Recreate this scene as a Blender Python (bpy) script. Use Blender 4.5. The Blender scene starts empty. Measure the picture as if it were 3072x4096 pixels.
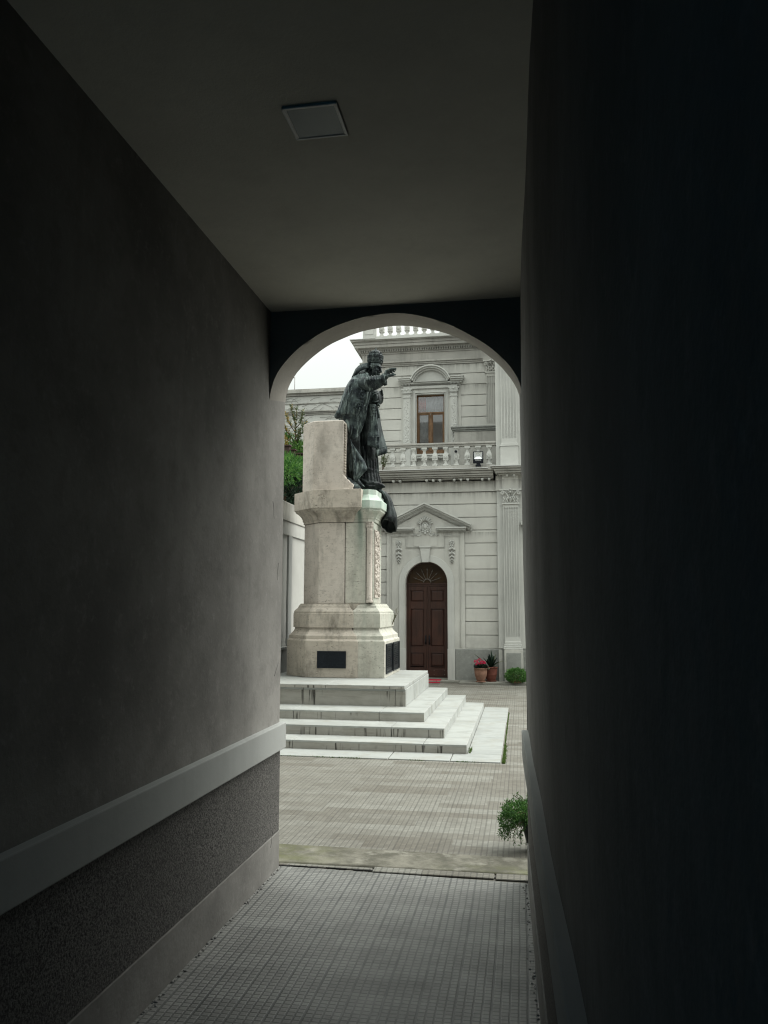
import bpy, bmesh, math, random
import numpy as np
from mathutils import Vector, Matrix, noise
random.seed(7)
R=math.radians; PI=math.pi
scene=bpy.context.scene; COL=scene.collection

# ------------------------------------------------------------------ camera
yaw,pitch,roll=.16849,.118568,.002494
f_=Vector((-math.sin(yaw)*math.cos(pitch),math.cos(yaw)*math.cos(pitch),math.sin(pitch)))
r_=Vector((math.cos(yaw),math.sin(yaw),0)); u_=r_.cross(f_)
r2=r_*math.cos(roll)+u_*math.sin(roll); u2=-r_*math.sin(roll)+u_*math.cos(roll)
cd=bpy.data.cameras.new('camera'); cam=bpy.data.objects.new('camera',cd); COL.objects.link(cam)
M4=Matrix(((r2.x,u2.x,-f_.x,0),(r2.y,u2.y,-f_.y,0),(r2.z,u2.z,-f_.z,1.7),(0,0,0,1)))
cam.matrix_world=M4
cd.sensor_fit='VERTICAL'; cd.sensor_height=36; cd.lens=3217/4096*36; cd.clip_start=.02; cd.clip_end=800
scene.camera=cam
# ------------------------------------------------------------------ light
SUN_EL,SUN_AZ=R(50),R(66)      # azimuth from +Y towards +X
w=bpy.data.worlds.new('World'); scene.world=w; w.use_nodes=True
nt=w.node_tree; nt.nodes.clear()
sky=nt.nodes.new('ShaderNodeTexSky'); sky.sky_type='NISHITA'; sky.sun_disc=False
sky.sun_elevation=SUN_EL; sky.sun_rotation=SUN_AZ; sky.dust_density=4; sky.air_density=1.2; sky.ozone_density=1
hs=nt.nodes.new('ShaderNodeHueSaturation'); hs.inputs['Saturation'].default_value=.10; hs.inputs['Value'].default_value=1
# cloud deck: evens the dome out
mx=nt.nodes.new('ShaderNodeMix'); mx.data_type='RGBA'; mx.inputs[0].default_value=.8
mx.inputs[7].default_value=(9.1,9.65,9.2,1)
bg=nt.nodes.new('ShaderNodeBackground'); bg.inputs[1].default_value=.05
wo=nt.nodes.new('ShaderNodeOutputWorld')
nt.links.new(sky.outputs[0],hs.inputs['Color']); nt.links.new(hs.outputs[0],mx.inputs[6]); # overcast sky: about three times brighter overhead than at the horizon
tcw=nt.nodes.new('ShaderNodeTexCoord'); sx=nt.nodes.new('ShaderNodeSeparateXYZ'); nt.links.new(tcw.outputs['Generated'],sx.inputs[0])
mr=nt.nodes.new('ShaderNodeMapRange'); nt.links.new(sx.outputs[2],mr.inputs[0]); mr.inputs[1].default_value=0; mr.inputs[2].default_value=1; mr.inputs[3].default_value=.62; mr.inputs[4].default_value=2.3
vm=nt.nodes.new('ShaderNodeVectorMath'); vm.operation='SCALE'; nt.links.new(mx.outputs[2],vm.inputs[0]); nt.links.new(mr.outputs[0],vm.inputs['Scale'])
nt.links.new(vm.outputs[0],bg.inputs[0]); nt.links.new(bg.outputs[0],wo.inputs[0])
sl=bpy.data.lights.new('sun','SUN'); sl.energy=1.4; sl.angle=R(60); sl.color=(1,.98,.93)
sun=bpy.data.objects.new('sun',sl); COL.objects.link(sun)
sd=Vector((math.sin(SUN_AZ)*math.cos(SUN_EL),math.cos(SUN_AZ)*math.cos(SUN_EL),math.sin(SUN_EL)))
sun.rotation_euler=sd.to_track_quat('Z','Y').to_euler()
vs=scene.view_settings; vs.view_transform='Standard'; vs.look='None'; vs.gamma=1; vs.exposure=1.12; vs.use_curve_mapping=False
scene.cycles.max_bounces=10; scene.cycles.diffuse_bounces=1; scene.cycles.filter_width=1.15

# ------------------------------------------------------------------ helpers
def tag(o,label=None,cat=None,group=None,kind=None):
    if label:o['label']=label
    if cat:o['category']=cat
    if group:o['group']=group
    if kind:o['kind']=kind
    return o
def empty(name,loc,label,cat,group=None):
    o=bpy.data.objects.new(name,None); COL.objects.link(o); o.location=loc; o.empty_display_size=.2
    return tag(o,label,cat,group)
class MB:
    def __init__(s): s.v=[]; s.f=[]; s.sm=[]
    def add(s,vs,fs,smooth=False):
        b=len(s.v); s.v+= [tuple(p) for p in vs]; s.f+=[tuple(i+b for i in q) for q in fs]; s.sm+=[smooth]*len(fs); return s
    def box(s,x0,x1,y0,y1,z0,z1):
        return s.add([(x0,y0,z0),(x1,y0,z0),(x1,y1,z0),(x0,y1,z0),(x0,y0,z1),(x1,y0,z1),(x1,y1,z1),(x0,y1,z1)],
          [(0,3,2,1),(4,5,6,7),(0,1,5,4),(1,2,6,5),(2,3,7,6),(3,0,4,7)])
    def prism_y(s,pts,y0,y1):     # pts (x,z) outline counter-clockwise seen from -Y
        n=len(pts); vs=[(x,y0,z) for x,z in pts]+[(x,y1,z) for x,z in pts]
        fs=[tuple(range(n)),tuple(reversed(range(n,2*n)))]+[(i,i+n,(i+1)%n+n,(i+1)%n) for i in range(n)]
        return s.add(vs,fs)
    def prism_z(s,pts,z0,z1):
        n=len(pts); vs=[(x,y,z0) for x,y in pts]+[(x,y,z1) for x,y in pts]
        fs=[tuple(reversed(range(n))),tuple(range(n,2*n))]+[(i,(i+1)%n,(i+1)%n+n,i+n) for i in range(n)]
        return s.add(vs,fs)
    def profile_x(s,prof,x0,x1):  # prof (y,z) closed outline, extruded along X
        n=len(prof); vs=[(x0,y,z) for y,z in prof]+[(x1,y,z) for y,z in prof]
        fs=[tuple(range(n)),tuple(reversed(range(n,2*n)))]+[(i,i+n,(i+1)%n+n,(i+1)%n) for i in range(n)]
        return s.add(vs,fs)
    def profile_y(s,prof,y0,y1):  # prof (x,z)
        return s.prism_y(prof,y0,y1)
    def lathe(s,prof,c,seg=20,ax=None,smooth=True,cap=True):   # prof (r,h) about axis from c
        M=Matrix.Identity(3) if ax is None else Vector(ax).to_track_quat('Z','Y').to_matrix()
        vs=[];n=len(prof)
        for r,h in prof:
            for i in range(seg):
                a=2*PI*i/seg; p=M@Vector((r*math.cos(a),r*math.sin(a),h)); vs.append((c[0]+p.x,c[1]+p.y,c[2]+p.z))
        fs=[(j*seg+i,j*seg+(i+1)%seg,(j+1)*seg+(i+1)%seg,(j+1)*seg+i) for j in range(n-1) for i in range(seg)]
        s.add(vs,fs,smooth)
        if cap:
            b=len(s.v)-len(vs)
            s.f.append(tuple(b+i for i in reversed(range(seg)))); s.sm.append(False)
            s.f.append(tuple(b+(n-1)*seg+i for i in range(seg))); s.sm.append(False)
        return s
    def tube(s,pts,rad,seg=8,smooth=True,caps=True,flat=1.0):
        pts=[Vector(p) for p in pts]; n=len(pts)
        if not hasattr(rad,'__len__'): rad=[rad]*n
        vs=[]; up=Vector((0,0,1)); prev=None
        for i,p in enumerate(pts):
            t=(pts[min(i+1,n-1)]-pts[max(i-1,0)]); t=t.normalized() if t.length>1e-9 else Vector((0,0,1))
            if prev is None:
                a=t.cross(Vector((0,1,0)) if abs(t.y)<.9 else Vector((1,0,0))).normalized()
            else:
                a=(prev-t*prev.dot(t)).normalized()
            prev=a; b=t.cross(a)
            for k in range(seg):
                an=2*PI*k/seg; vs.append(p+a*(rad[i]*math.cos(an))+b*(rad[i]*flat*math.sin(an)))
        fs=[(j*seg+i,j*seg+(i+1)%seg,(j+1)*seg+(i+1)%seg,(j+1)*seg+i) for j in range(n-1) for i in range(seg)]
        if caps: fs+= [tuple(reversed(range(seg))),tuple((n-1)*seg+i for i in range(seg))]
        return s.add(vs,fs,smooth)
    def ball(s,c,r,seg=12,rings=8,rot=None):
        if not hasattr(r,'__len__'): r=(r,r,r)
        vs=[];M=rot if rot is not None else Matrix.Identity(3)
        for j in range(rings+1):
            t=PI*j/rings
            for i in range(seg):
                a=2*PI*i/seg; p=M@Vector((r[0]*math.sin(t)*math.cos(a),r[1]*math.sin(t)*math.sin(a),r[2]*math.cos(t)))
                vs.append((c[0]+p.x,c[1]+p.y,c[2]+p.z))
        fs=[(j*seg+i,(j+1)*seg+i,(j+1)*seg+(i+1)%seg,j*seg+(i+1)%seg) for j in range(rings) for i in range(seg)]
        return s.add(vs,fs,True)
    def rings(s,rs,smooth=True,caps=True):     # list of closed rings with equal counts
        n=len(rs[0]); vs=[p for r in rs for p in r]
        fs=[(j*n+i,j*n+(i+1)%n,(j+1)*n+(i+1)%n,(j+1)*n+i) for j in range(len(rs)-1) for i in range(n)]
        if caps: fs+=[tuple(reversed(range(n))),tuple((len(rs)-1)*n+i for i in range(n))]
        return s.add(vs,fs,smooth)
    def build(s,name,mat,parent=None,bevel=0,solid=0,seg=1,weld=True):
        me=bpy.data.meshes.new(name); me.from_pydata(s.v,[],s.f); me.update()
        me.polygons.foreach_set('use_smooth',s.sm)
        bm=bmesh.new(); bm.from_mesh(me)
        if weld: bmesh.ops.remove_doubles(bm,verts=bm.verts,dist=1e-6)
        bmesh.ops.recalc_face_normals(bm,faces=bm.faces); bm.to_mesh(me); bm.free()
        o=bpy.data.objects.new(name,me); COL.objects.link(o)
        me.materials.append(mat)
        if parent is not None:
            o.parent=parent; o.matrix_parent_inverse=Matrix.Translation(-world_loc(parent))
        if solid: m=o.modifiers.new('s','SOLIDIFY'); m.thickness=solid; m.offset=0
        if bevel: m=o.modifiers.new('b','BEVEL'); m.width=bevel; m.segments=seg; m.limit_method='ANGLE'; m.angle_limit=R(35)
        return o
def world_loc(o):
    v=Vector((0,0,0))
    if o.type=='EMPTY': v=o.location.copy()
    return v      # every mesh part keeps its vertices in world coordinates under an un-rotated parent
def offs(poly,d):      # mitred offset of a ccw plan polygon, d>0 inwards
    n=len(poly); out=[]
    for i in range(n):
        p0=Vector(poly[i-1]);p1=Vector(poly[i]);p2=Vector(poly[(i+1)%n])
        a=(p1-p0).normalized(); b=(p2-p1).normalized()
        na=Vector((-a.y,a.x)); nb=Vector((-b.y,b.x))
        m=(na+nb); k=m.dot(na)
        m=m/k if k>1e-6 else na
        out.append((p1.x+m.x*d,p1.y+m.y*d))
    return out
def loft_plan(mb,poly,levels):   # levels (inset,z)
    rs=[[(x,y,z) for x,y in offs(poly,d)] for d,z in levels]
    mb.rings(rs,smooth=False)
def lerp(a,b,t): return a+(b-a)*t
def interp(tab,z):     # tab sorted by key descending or ascending
    tab=sorted(tab)
    if z<=tab[0][0]: return tab[0][1:]
    for a,b in zip(tab,tab[1:]):
        if z<=b[0]:
            t=(z-a[0])/(b[0]-a[0]); return tuple(lerp(p,q,t) for p,q in zip(a[1:],b[1:]))
    return tab[-1][1:]
# ------------------------------------------------------------------ materials
class NT:
    def __init__(s,name,rough=.8,metal=0,spec=.3):
        s.m=bpy.data.materials.new(name); s.m.use_nodes=True; s.t=s.m.node_tree
        s.b=s.t.nodes['Principled BSDF']; s.b.inputs['Roughness'].default_value=rough; s.b.inputs['Metallic'].default_value=metal
        s.b.inputs['Specular IOR Level'].default_value=spec
        tc=s.t.nodes.new('ShaderNodeTexCoord'); s.obj=tc.outputs['Object']
        g=s.t.nodes.new('ShaderNodeNewGeometry'); s.pos=g.outputs['Position']; s.island=g.outputs['Random Per Island']; s.nrm=g.outputs['Normal']
    def L(s,a,b): s.t.links.new(a,b)
    def _in(s,sock,v):
        if isinstance(v,bpy.types.NodeSocket): s.L(v,sock)
        else:
            try: sock.default_value=v
            except Exception: sock.default_value=(v[0],v[1],v[2],1) if hasattr(v,'__len__') else v
    def mapv(s,scale=(1,1,1),loc=(0,0,0),rot=(0,0,0),src=None):
        n=s.t.nodes.new('ShaderNodeMapping'); s.L(src or s.pos,n.inputs[0]); n.inputs['Scale'].default_value=scale; n.inputs['Location'].default_value=loc; n.inputs['Rotation'].default_value=rot
        return n.outputs[0]
    def noise(s,scale=5,detail=4,rough=.55,vec=None,dist=0):
        n=s.t.nodes.new('ShaderNodeTexNoise'); s.L(vec or s.pos,n.inputs['Vector']); n.inputs['Scale'].default_value=scale; n.inputs['Detail'].default_value=detail; n.inputs['Roughness'].default_value=rough; n.inputs['Distortion'].default_value=dist
        return n.outputs[0]
    def vor(s,scale=5,vec=None,feat='F1',out=0,rand=1):
        n=s.t.nodes.new('ShaderNodeTexVoronoi'); n.feature=feat; s.L(vec or s.pos,n.inputs['Vector']); n.inputs['Scale'].default_value=scale; n.inputs['Randomness'].default_value=rand
        return n.outputs[out]
    def white(s,vec):
        n=s.t.nodes.new('ShaderNodeTexWhiteNoise'); s.L(vec,n.inputs['Vector']); return n.outputs['Value']
    def ramp(s,fac,*stops):
        n=s.t.nodes.new('ShaderNodeValToRGB'); s.L(fac,n.inputs[0]); e=n.color_ramp.elements
        while len(e)<len(stops): e.new(.5)
        for k,(p,c) in zip(e,stops):
            k.position=p; k.color=(c,c,c,1) if not hasattr(c,'__len__') else (c[0],c[1],c[2],1)
        return n.outputs[0]
    def rng(s,v,a,b,c=0,d=1):
        n=s.t.nodes.new('ShaderNodeMapRange'); s._in(n.inputs[0],v); n.inputs[1].default_value=a; n.inputs[2].default_value=b; n.inputs[3].default_value=c; n.inputs[4].default_value=d
        return n.outputs[0]
    def mix(s,fac,a,b,blend='MIX'):
        n=s.t.nodes.new('ShaderNodeMix'); n.data_type='RGBA'; n.blend_type=blend
        s._in(n.inputs[0],fac); s._in(n.inputs[6],(*a,1) if isinstance(a,tuple) and len(a)==3 else a); s._in(n.inputs[7],(*b,1) if isinstance(b,tuple) and len(b)==3 else b)
        return n.outputs[2]
    def math(s,op,a,b=0,c=0):
        n=s.t.nodes.new('ShaderNodeMath'); n.operation=op; s._in(n.inputs[0],a); s._in(n.inputs[1],b)
        if len(n.inputs)>2: s._in(n.inputs[2],c)
        return n.outputs[0]
    def sep(s,v=None):
        n=s.t.nodes.new('ShaderNodeSeparateXYZ'); s.L(v or s.pos,n.inputs[0]); return n.outputs
    def comb(s,x=0,y=0,z=0):
        n=s.t.nodes.new('ShaderNodeCombineXYZ'); s._in(n.inputs[0],x); s._in(n.inputs[1],y); s._in(n.inputs[2],z); return n.outputs[0]
    def bump(s,h,strength=.3,dist=.01,prev=None):
        n=s.t.nodes.new('ShaderNodeBump'); s.L(h,n.inputs['Height']); n.inputs['Strength'].default_value=strength; n.inputs['Distance'].default_value=dist
        if prev: s.L(prev,n.inputs['Normal'])
        s.L(n.outputs[0],s.b.inputs['Normal']); return n.outputs[0]
    def color(s,c): s._in(s.b.inputs['Base Color'],(*c,1) if isinstance(c,tuple) and len(c)==3 else c); return s.m
    def rough(s,v): s._in(s.b.inputs['Roughness'],v)

def m_plaster(name,c,var=.12,streak=.25,grain=60,bs=.15,grime=None,ledges=(),mott=0):
    n=NT(name,.9,spec=.15)
    a=n.noise(1.1,6,.6); k=n.rng(a,.3,.7,1-var,1+var*.6)
    c1=n.mix(1,(c[0],c[1],c[2]),(1,1,1),'MULTIPLY')
    g=n.comb(k,k,k); col=n.mix(1,c1,g,'MULTIPLY')
    st=n.noise(1,5,.65,n.mapv((5,5,.45))); sf=n.rng(st,.52,.78,0,streak)
    col=n.mix(sf,col,tuple(x*.55 for x in (grime or c)))
    if mott:
        mo=n.noise(7,7,.72); col=n.mix(n.rng(mo,.5,.68,0,mott),col,tuple(x*.6 for x in c)); mo2=n.noise(17,6,.75,n.mapv(loc=(4,2,1))); col=n.mix(n.rng(mo2,.54,.7,0,mott),col,tuple(min(1,x*1.35) for x in c))
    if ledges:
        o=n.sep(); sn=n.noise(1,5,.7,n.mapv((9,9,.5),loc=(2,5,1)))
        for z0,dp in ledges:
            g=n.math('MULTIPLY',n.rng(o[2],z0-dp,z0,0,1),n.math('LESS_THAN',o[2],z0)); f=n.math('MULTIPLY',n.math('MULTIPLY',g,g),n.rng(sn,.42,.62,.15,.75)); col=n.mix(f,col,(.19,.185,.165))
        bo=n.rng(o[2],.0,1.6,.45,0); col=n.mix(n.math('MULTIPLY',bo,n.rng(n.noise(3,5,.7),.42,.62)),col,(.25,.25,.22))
    sp=n.noise(grain,3,.6); col=n.mix(n.rng(sp,.62,.8,0,.18),col,tuple(x*.6 for x in c))
    b=n.bump(sp,bs,.004); n.bump(n.noise(9,5,.6),.12,.02,b)
    return n.color(col)
def m_travertine(name,c1=(.61,.545,.475),c2=(.73,.68,.615),green=False,soot=.45):
    n=NT(name,.75,spec=.25)
    base=n.mix(n.noise(2.2,5,.6),c1,c2)
    hb=n.noise(1,6,.7,n.mapv((3,3,22))); base=n.mix(n.rng(hb,.45,.75,0,.35),base,tuple(x*.75 for x in c1))
    pits=n.noise(1,4,.65,n.mapv((20,20,52))); pf=n.rng(pits,.59,.66,0,1)
    zone=n.rng(n.noise(2.6,4,.6),.40,.62,.12,1); pf=n.math('MULTIPLY',pf,zone)
    base=n.mix(n.math('MULTIPLY',pf,.75),base,(.10,.085,.06))
    dm=n.noise(1,6,.7,n.mapv((3.2,3.2,1.3),loc=(3,1,0))); base=n.mix(n.rng(dm,.50,.68,0,soot),base,(.15,.135,.11))
    fs=n.noise(11,5,.7); base=n.mix(n.rng(fs,.52,.72,0,.38),base,(.24,.205,.165))
    if green:
        o=n.sep(); 
        w=n.noise(1,4,.6,n.mapv((9,2,.7)))
        mx=n.rng(o[0],-2.72,-2.42,0,1); 
        gz=n.rng(o[2],1.0,3.1,.15,.55)
        gf=n.math('MULTIPLY',n.math('MULTIPLY',mx,n.rng(w,.35,.62,.25,1)),gz)
        base=n.mix(gf,base,(.30,.40,.33))
        d=n.math('ABSOLUTE',n.math('ADD',n.math('ADD',o[0],2.50),n.math('MULTIPLY',n.math('SUBTRACT',n.noise(3,2),.5),.05)))
        sf=n.math('MULTIPLY',n.rng(d,.015,.05,1,0),n.rng(o[2],2.45,3.2,0,1))
        base=n.mix(n.math('MULTIPLY',sf,.75),base,(.06,.13,.10))
        w2=n.math('MULTIPLY',n.rng(o[2],3.22,3.30,0,1),n.rng(o[0],-2.66,-2.60,0,1))
        base=n.mix(n.math('MULTIPLY',w2,.8),base,n.mix(n.rng(w,.4,.6),(.46,.62,.53),(.62,.70,.63)))
    n.bump(n.math('ADD',n.math('MULTIPLY',pf,-1),n.math('MULTIPLY',hb,.3)),.35,.008)
    return n.color(base)
def m_marble(name,c=(.74,.75,.72),drip=False,dirt=.4):
    n=NT(name,.55,spec=.35)
    v=n.noise(1,8,.7,n.mapv((1.2,2.6,2),rot=(0,.3,.7)),dist=1.2)
    col=n.mix(n.rng(v,.48,.60,0,.5),c,tuple(x*.68 for x in c))
    m=n.noise(3.5,5,.65); col=n.mix(n.rng(m,.5,.75,0,dirt),col,(.34,.33,.28))
    if drip:
        col=n.mix(n.rng(n.noise(5,4),.35,.7,.25,.62),col,(.36,.34,.295))
        d=n.noise(1,3,.6,n.mapv((19,19,1.1))); g=n.noise(2.2,3,.6)
        col=n.mix(n.math('MULTIPLY',n.rng(d,.56,.63,0,.95),n.rng(g,.42,.55,.0,1)),col,(.045,.042,.036))
        col=n.mix(n.rng(n.noise(1,4,.7,n.mapv((3,3,26))),.5,.7,0,.4),col,(.2,.185,.15))
    n.bump(m,.1,.01)
    return n.color(col)
def m_tiles(name,light,dark,grout,run=.55,tx=.155,nx=4,ny=5,wear=.3,rgh=.55,spec=.3,ls=1):
    n=NT(name,.8,spec=spec)
    o=n.sep()
    # rows sag a little: real tiles are never perfectly aligned
    wob=n.math('MULTIPLY',n.math('SUBTRACT',n.noise(1.3,2),.5),.012)
    X=n.math('ADD',o[0],wob); Y=n.math('ADD',o[1],n.math('MULTIPLY',n.math('SUBTRACT',n.noise(1.1,2,.5,n.mapv(loc=(9,4,0))),.5),.014))
    def line(v,p,wd):
        t=n.math('ABSOLUTE',n.math('SUBTRACT',n.math('FRACT',n.math('DIVIDE',v,p)),.5)) # .5 at joint
        return n.rng(t,.5-wd/p,.5-wd/p*.45,0,1)
    lx=line(X,tx/nx,.0058); ly=line(Y,tx/ny,.0050); LX=line(X,tx,.0085); LY=line(Y,tx,.0065)
    tile_r=n.math('FLOOR',n.math('DIVIDE',Y,tx)); tile_c=n.math('FLOOR',n.math('DIVIDE',X,tx))
    rr=n.white(n.comb(tile_r,3,0))
    runi=n.math('FLOOR',n.math('ADD',n.math('DIVIDE',X,run),n.math('MULTIPLY',rr,7.3)))
    pair=n.math('FLOOR',n.math('DIVIDE',Y,tx*2))
    rv=n.white(n.comb(runi,n.math('ADD',tile_r,.5),1)); tv=n.white(n.comb(tile_c,tile_r,2)); pv=n.noise(.55,3)
    f=n.math('ADD',n.math('ADD',n.math('MULTIPLY',rv,.62),n.math('MULTIPLY',tv,.16)),n.rng(pv,.3,.7,0,.26))
    col=n.mix(f,dark,light)
    cell=n.white(n.comb(n.math('FLOOR',n.math('DIVIDE',X,tx/nx)),n.math('FLOOR',n.math('DIVIDE',Y,tx/ny)),4))
    k=n.rng(cell,0,1,.9,1.08); col=n.mix(1,col,n.comb(k,k,k),'MULTIPLY')
    dirt=n.noise(4,6,.65); col=n.mix(n.rng(dirt,.5,.75,0,wear),col,tuple(x*.55 for x in dark))
    wr=n.rng(n.noise(6,3,.6,n.mapv(loc=(2,7,0))),.3,.65,.62,1)
    fade=wr
    g=n.math('MAXIMUM',n.math('MULTIPLY',n.math('MAXIMUM',lx,ly),.80),n.math('MULTIPLY',n.math('MAXIMUM',n.math('MULTIPLY',LX,.95),n.math('MULTIPLY',LY,n.rng(rr,.3,.8,.4,.9))),1))
    g=n.math('MINIMUM',n.math('MULTIPLY',g,n.math('MULTIPLY',fade,ls)),1)
    col=n.mix(g,col,grout)
    n.bump(n.math('MULTIPLY',g,-1),.45,.006)
    n.rough(n.rng(dirt,.3,.7,rgh,rgh+.25))
    return n.color(col)
def m_simple(name,c,rough=.7,metal=0,var=.2,scale=8,spec=.3,bump=.1):
    n=NT(name,rough,metal,spec)
    a=n.noise(scale,5,.6); col=n.mix(n.rng(a,.3,.7,0,1),tuple(x*(1-var) for x in c),tuple(min(1,x*(1+var)) for x in c))
    if bump: n.bump(a,bump,.01)
    return n.color(col)
def m_leaf(name,a,b,dead=None,rough=.45):
    n=NT(name,rough,spec=.35)
    col=n.mix(n.island,a,b)
    if dead: col=n.mix(n.rng(n.island,.86,.9,0,1),col,dead)
    n.b.inputs['Transmission Weight'].default_value=0
    n.color(col)
    t=n.t.nodes.new('ShaderNodeBsdfTranslucent'); n.L(col,t.inputs[0]); ms=n.t.nodes.new('ShaderNodeMixShader'); ms.inputs[0].default_value=.25
    n.L(n.b.outputs[0],ms.inputs[1]); n.L(t.outputs[0],ms.inputs[2]); n.L(ms.outputs[0],n.t.nodes['Material Output'].inputs[0])
    return n.m
def m_bronze(name='bronze',k=1.0,pat=1.0):
    n=NT(name,.5,.5,.4)
    a=n.noise(7,6,.65); s=n.noise(1,6,.7,n.mapv((14,14,2.2)))
    col=n.mix(n.rng(a,.42,.62,0,1),(.010*k,.015*k,.018*k),(.060*k,.080*k,.078*k))
    col=n.mix(n.rng(s,.52,.66,0,.8*pat),col,(.22*k,.27*k,.255*k))
    f=n.noise(60,4,.6); col=n.mix(n.rng(f,.62,.75,0,.5),col,(.02,.025,.025))
    n.rough(n.rng(a,.3,.7,.42,.68))
    b=n.bump(f,.35,.006); n.bump(n.noise(22,4,.6),.35,.012,b)
    return n.color(col)
def m_wood():
    n=NT('dark_red_wood',.42,spec=.4)
    g=n.noise(1,6,.6,n.mapv((40,40,2))); col=n.mix(n.rng(g,.3,.7),(.026,.012,.009),(.070,.031,.022))
    e=n.noise(2.2,4); col=n.mix(n.rng(e,.5,.8,0,.5),col,(.12,.045,.03))
    n.bump(g,.15,.004); return n.color(col)
def m_conc():
    n=NT('mossy_concrete',.92,spec=.15); o=n.sep()
    a=n.noise(3.2,7,.72); col=n.mix(n.rng(a,.40,.62),(.135,.13,.105),(.27,.26,.215))
    col=n.mix(n.rng(n.noise(9,6,.7),.48,.66,0,.6),col,(.10,.10,.08)); col=n.mix(n.rng(n.noise(6,4,.6,n.mapv(loc=(3,3,0))),.58,.68,0,.6),col,(.36,.35,.30))
    ms=n.math('MAXIMUM',n.rng(o[0],-1.55,-1.15,1,0),n.math('MULTIPLY',n.rng(o[0],-.7,-.1,0,1),n.rng(o[1],5.62,5.5,0,1)))
    col=n.mix(n.math('MULTIPLY',ms,n.rng(n.noise(7,5,.7),.38,.6,0,.5)),col,(.17,.185,.08))
    n.bump(a,.5,.02); return n.color(col)
def m_pebble():
    n=NT('pebbledash',.9,spec=.15)
    a=n.noise(120,3,.6); v=n.vor(70); col=n.mix(n.rng(a,.38,.62),(.05,.049,.048),(.235,.227,.212))
    col=n.mix(n.rng(n.noise(1.5,5,.6),.35,.65,0,.6),col,(.12,.117,.11))
    b=n.bump(a,.6,.008); return n.color(col)
MAT={}
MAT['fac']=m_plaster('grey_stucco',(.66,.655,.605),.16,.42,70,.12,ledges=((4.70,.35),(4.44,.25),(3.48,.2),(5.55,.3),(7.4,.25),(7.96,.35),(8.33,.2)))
MAT['fac2']=m_plaster('pale_stucco',(.66,.665,.625),.12,.3,70,.1)
MAT['dirtyfac']=m_plaster('weathered_stucco',(.50,.49,.45),.25,.55,50,.2,grime=(.2,.19,.16))
MAT['plinth']=m_plaster('rough_plinth_render',(.35,.36,.335),.35,.5,30,1.0,mott=.5)
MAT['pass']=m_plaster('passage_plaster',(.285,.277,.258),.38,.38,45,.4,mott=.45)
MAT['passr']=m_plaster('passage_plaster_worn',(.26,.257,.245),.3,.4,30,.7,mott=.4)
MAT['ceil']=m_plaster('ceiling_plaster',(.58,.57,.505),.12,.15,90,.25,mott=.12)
MAT['band']=m_plaster('white_band_paint',(.46,.475,.455),.08,.2,60,.1)
MAT['rough']=m_pebble()
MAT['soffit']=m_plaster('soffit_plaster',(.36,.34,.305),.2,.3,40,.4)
MAT['pave']=m_tiles('courtyard_tiles',(.305,.305,.27),(.155,.140,.112),(.085,.082,.072),ls=.72,run=.9)
MAT['pfloor']=m_tiles('passage_tiles',(.31,.313,.293),(.20,.20,.185),(.035,.04,.042),rgh=.38,spec=.6,ls=.8)
MAT['conc']=m_conc()
MAT['kerb']=m_simple('kerb_stone',(.27,.265,.23),.85,0,.12,6)
MAT['trav']=m_travertine('travertine')
MAT['travd']=m_travertine('travertine_weathered',soot=.8,c1=(.52,.46,.385),c2=(.66,.61,.53))
MAT['travg']=m_travertine('travertine_green',green=True,soot=.4,c1=(.62,.59,.51),c2=(.72,.70,.62))
MAT['marb']=m_marble('white_marble',c=(.455,.475,.45),dirt=.6)
MAT['marbg']=m_marble('grey_marble',c=(.42,.44,.42),dirt=.8)
MAT['marbd']=m_marble('white_marble_dripped',c=(.50,.495,.455),drip=True)
MAT['bronze']=m_bronze(); MAT['bronze_shade']=m_bronze('shaded_bronze',.45,.5); MAT['bronze_lit']=m_bronze('lit_bronze',1.35,1.2)  # recess shade coloured into the dark copy, light and patina into the pale one
MAT['plaque']=m_simple('dark_bronze_plaque',(.018,.023,.03),.35,.6,.3,30)
MAT['wood']=m_wood()
MAT['winwood']=m_simple('brown_window_wood',(.20,.115,.06),.5,0,.3,12)
MAT['iron']=m_simple('grey_iron',(.22,.20,.18),.5,.3,.2,20)
MAT['black']=m_simple('black_enamel',(.006,.009,.014),.35,0,.1,5)
MAT['terra']=m_simple('terracotta',(.30,.165,.115),.8,0,.35,9)
MAT['terra2']=m_simple('red_terracotta',(.20,.07,.05),.75,0,.25,7)
MAT['soil']=m_simple('soil',(.04,.03,.02),.95)
MAT['mat']=m_simple('red_doormat',(.40,.012,.035),.95,0,.2,60)
MAT['brown']=m_simple('brown_painted_boards',(.085,.055,.045),.7,0,.2,10)
MAT['bark']=m_simple('bark',(.13,.09,.055),.9,0,.3,20)
MAT['chrome']=m_simple('lamp_reflector',(.8,.82,.82),.25,.8,.03,3)
MAT['led']=m_simple('lamp_lens',(.5,.52,.5),.4,0,.05,3)
MAT['white']=m_simple('white_plastic',(.7,.7,.68),.4,0,.05,3)
MAT['diff']=m_simple('lamp_diffuser',(.22,.26,.26),.35,0,.1,3,bump=0)
MAT['leaf']=m_leaf('shrub_leaf',(.035,.11,.025),(.13,.27,.05))
MAT['leafd']=m_leaf('dark_leaf',(.010,.026,.016),(.03,.062,.033))
MAT['leafb']=m_leaf('bright_leaf',(.035,.13,.03),(.15,.32,.07))
MAT['leafy']=m_leaf('yellow_leaf',(.35,.24,.05),(.50,.36,.10))
MAT['leafg']=m_leaf('weed_leaf',(.05,.08,.03),(.14,.19,.08))
MAT['aspid']=m_leaf('broad_leaf',(.008,.022,.014),(.02,.05,.028))
MAT['aspl']=m_leaf('pale_leaf_back',(.10,.14,.10),(.25,.27,.16))
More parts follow.
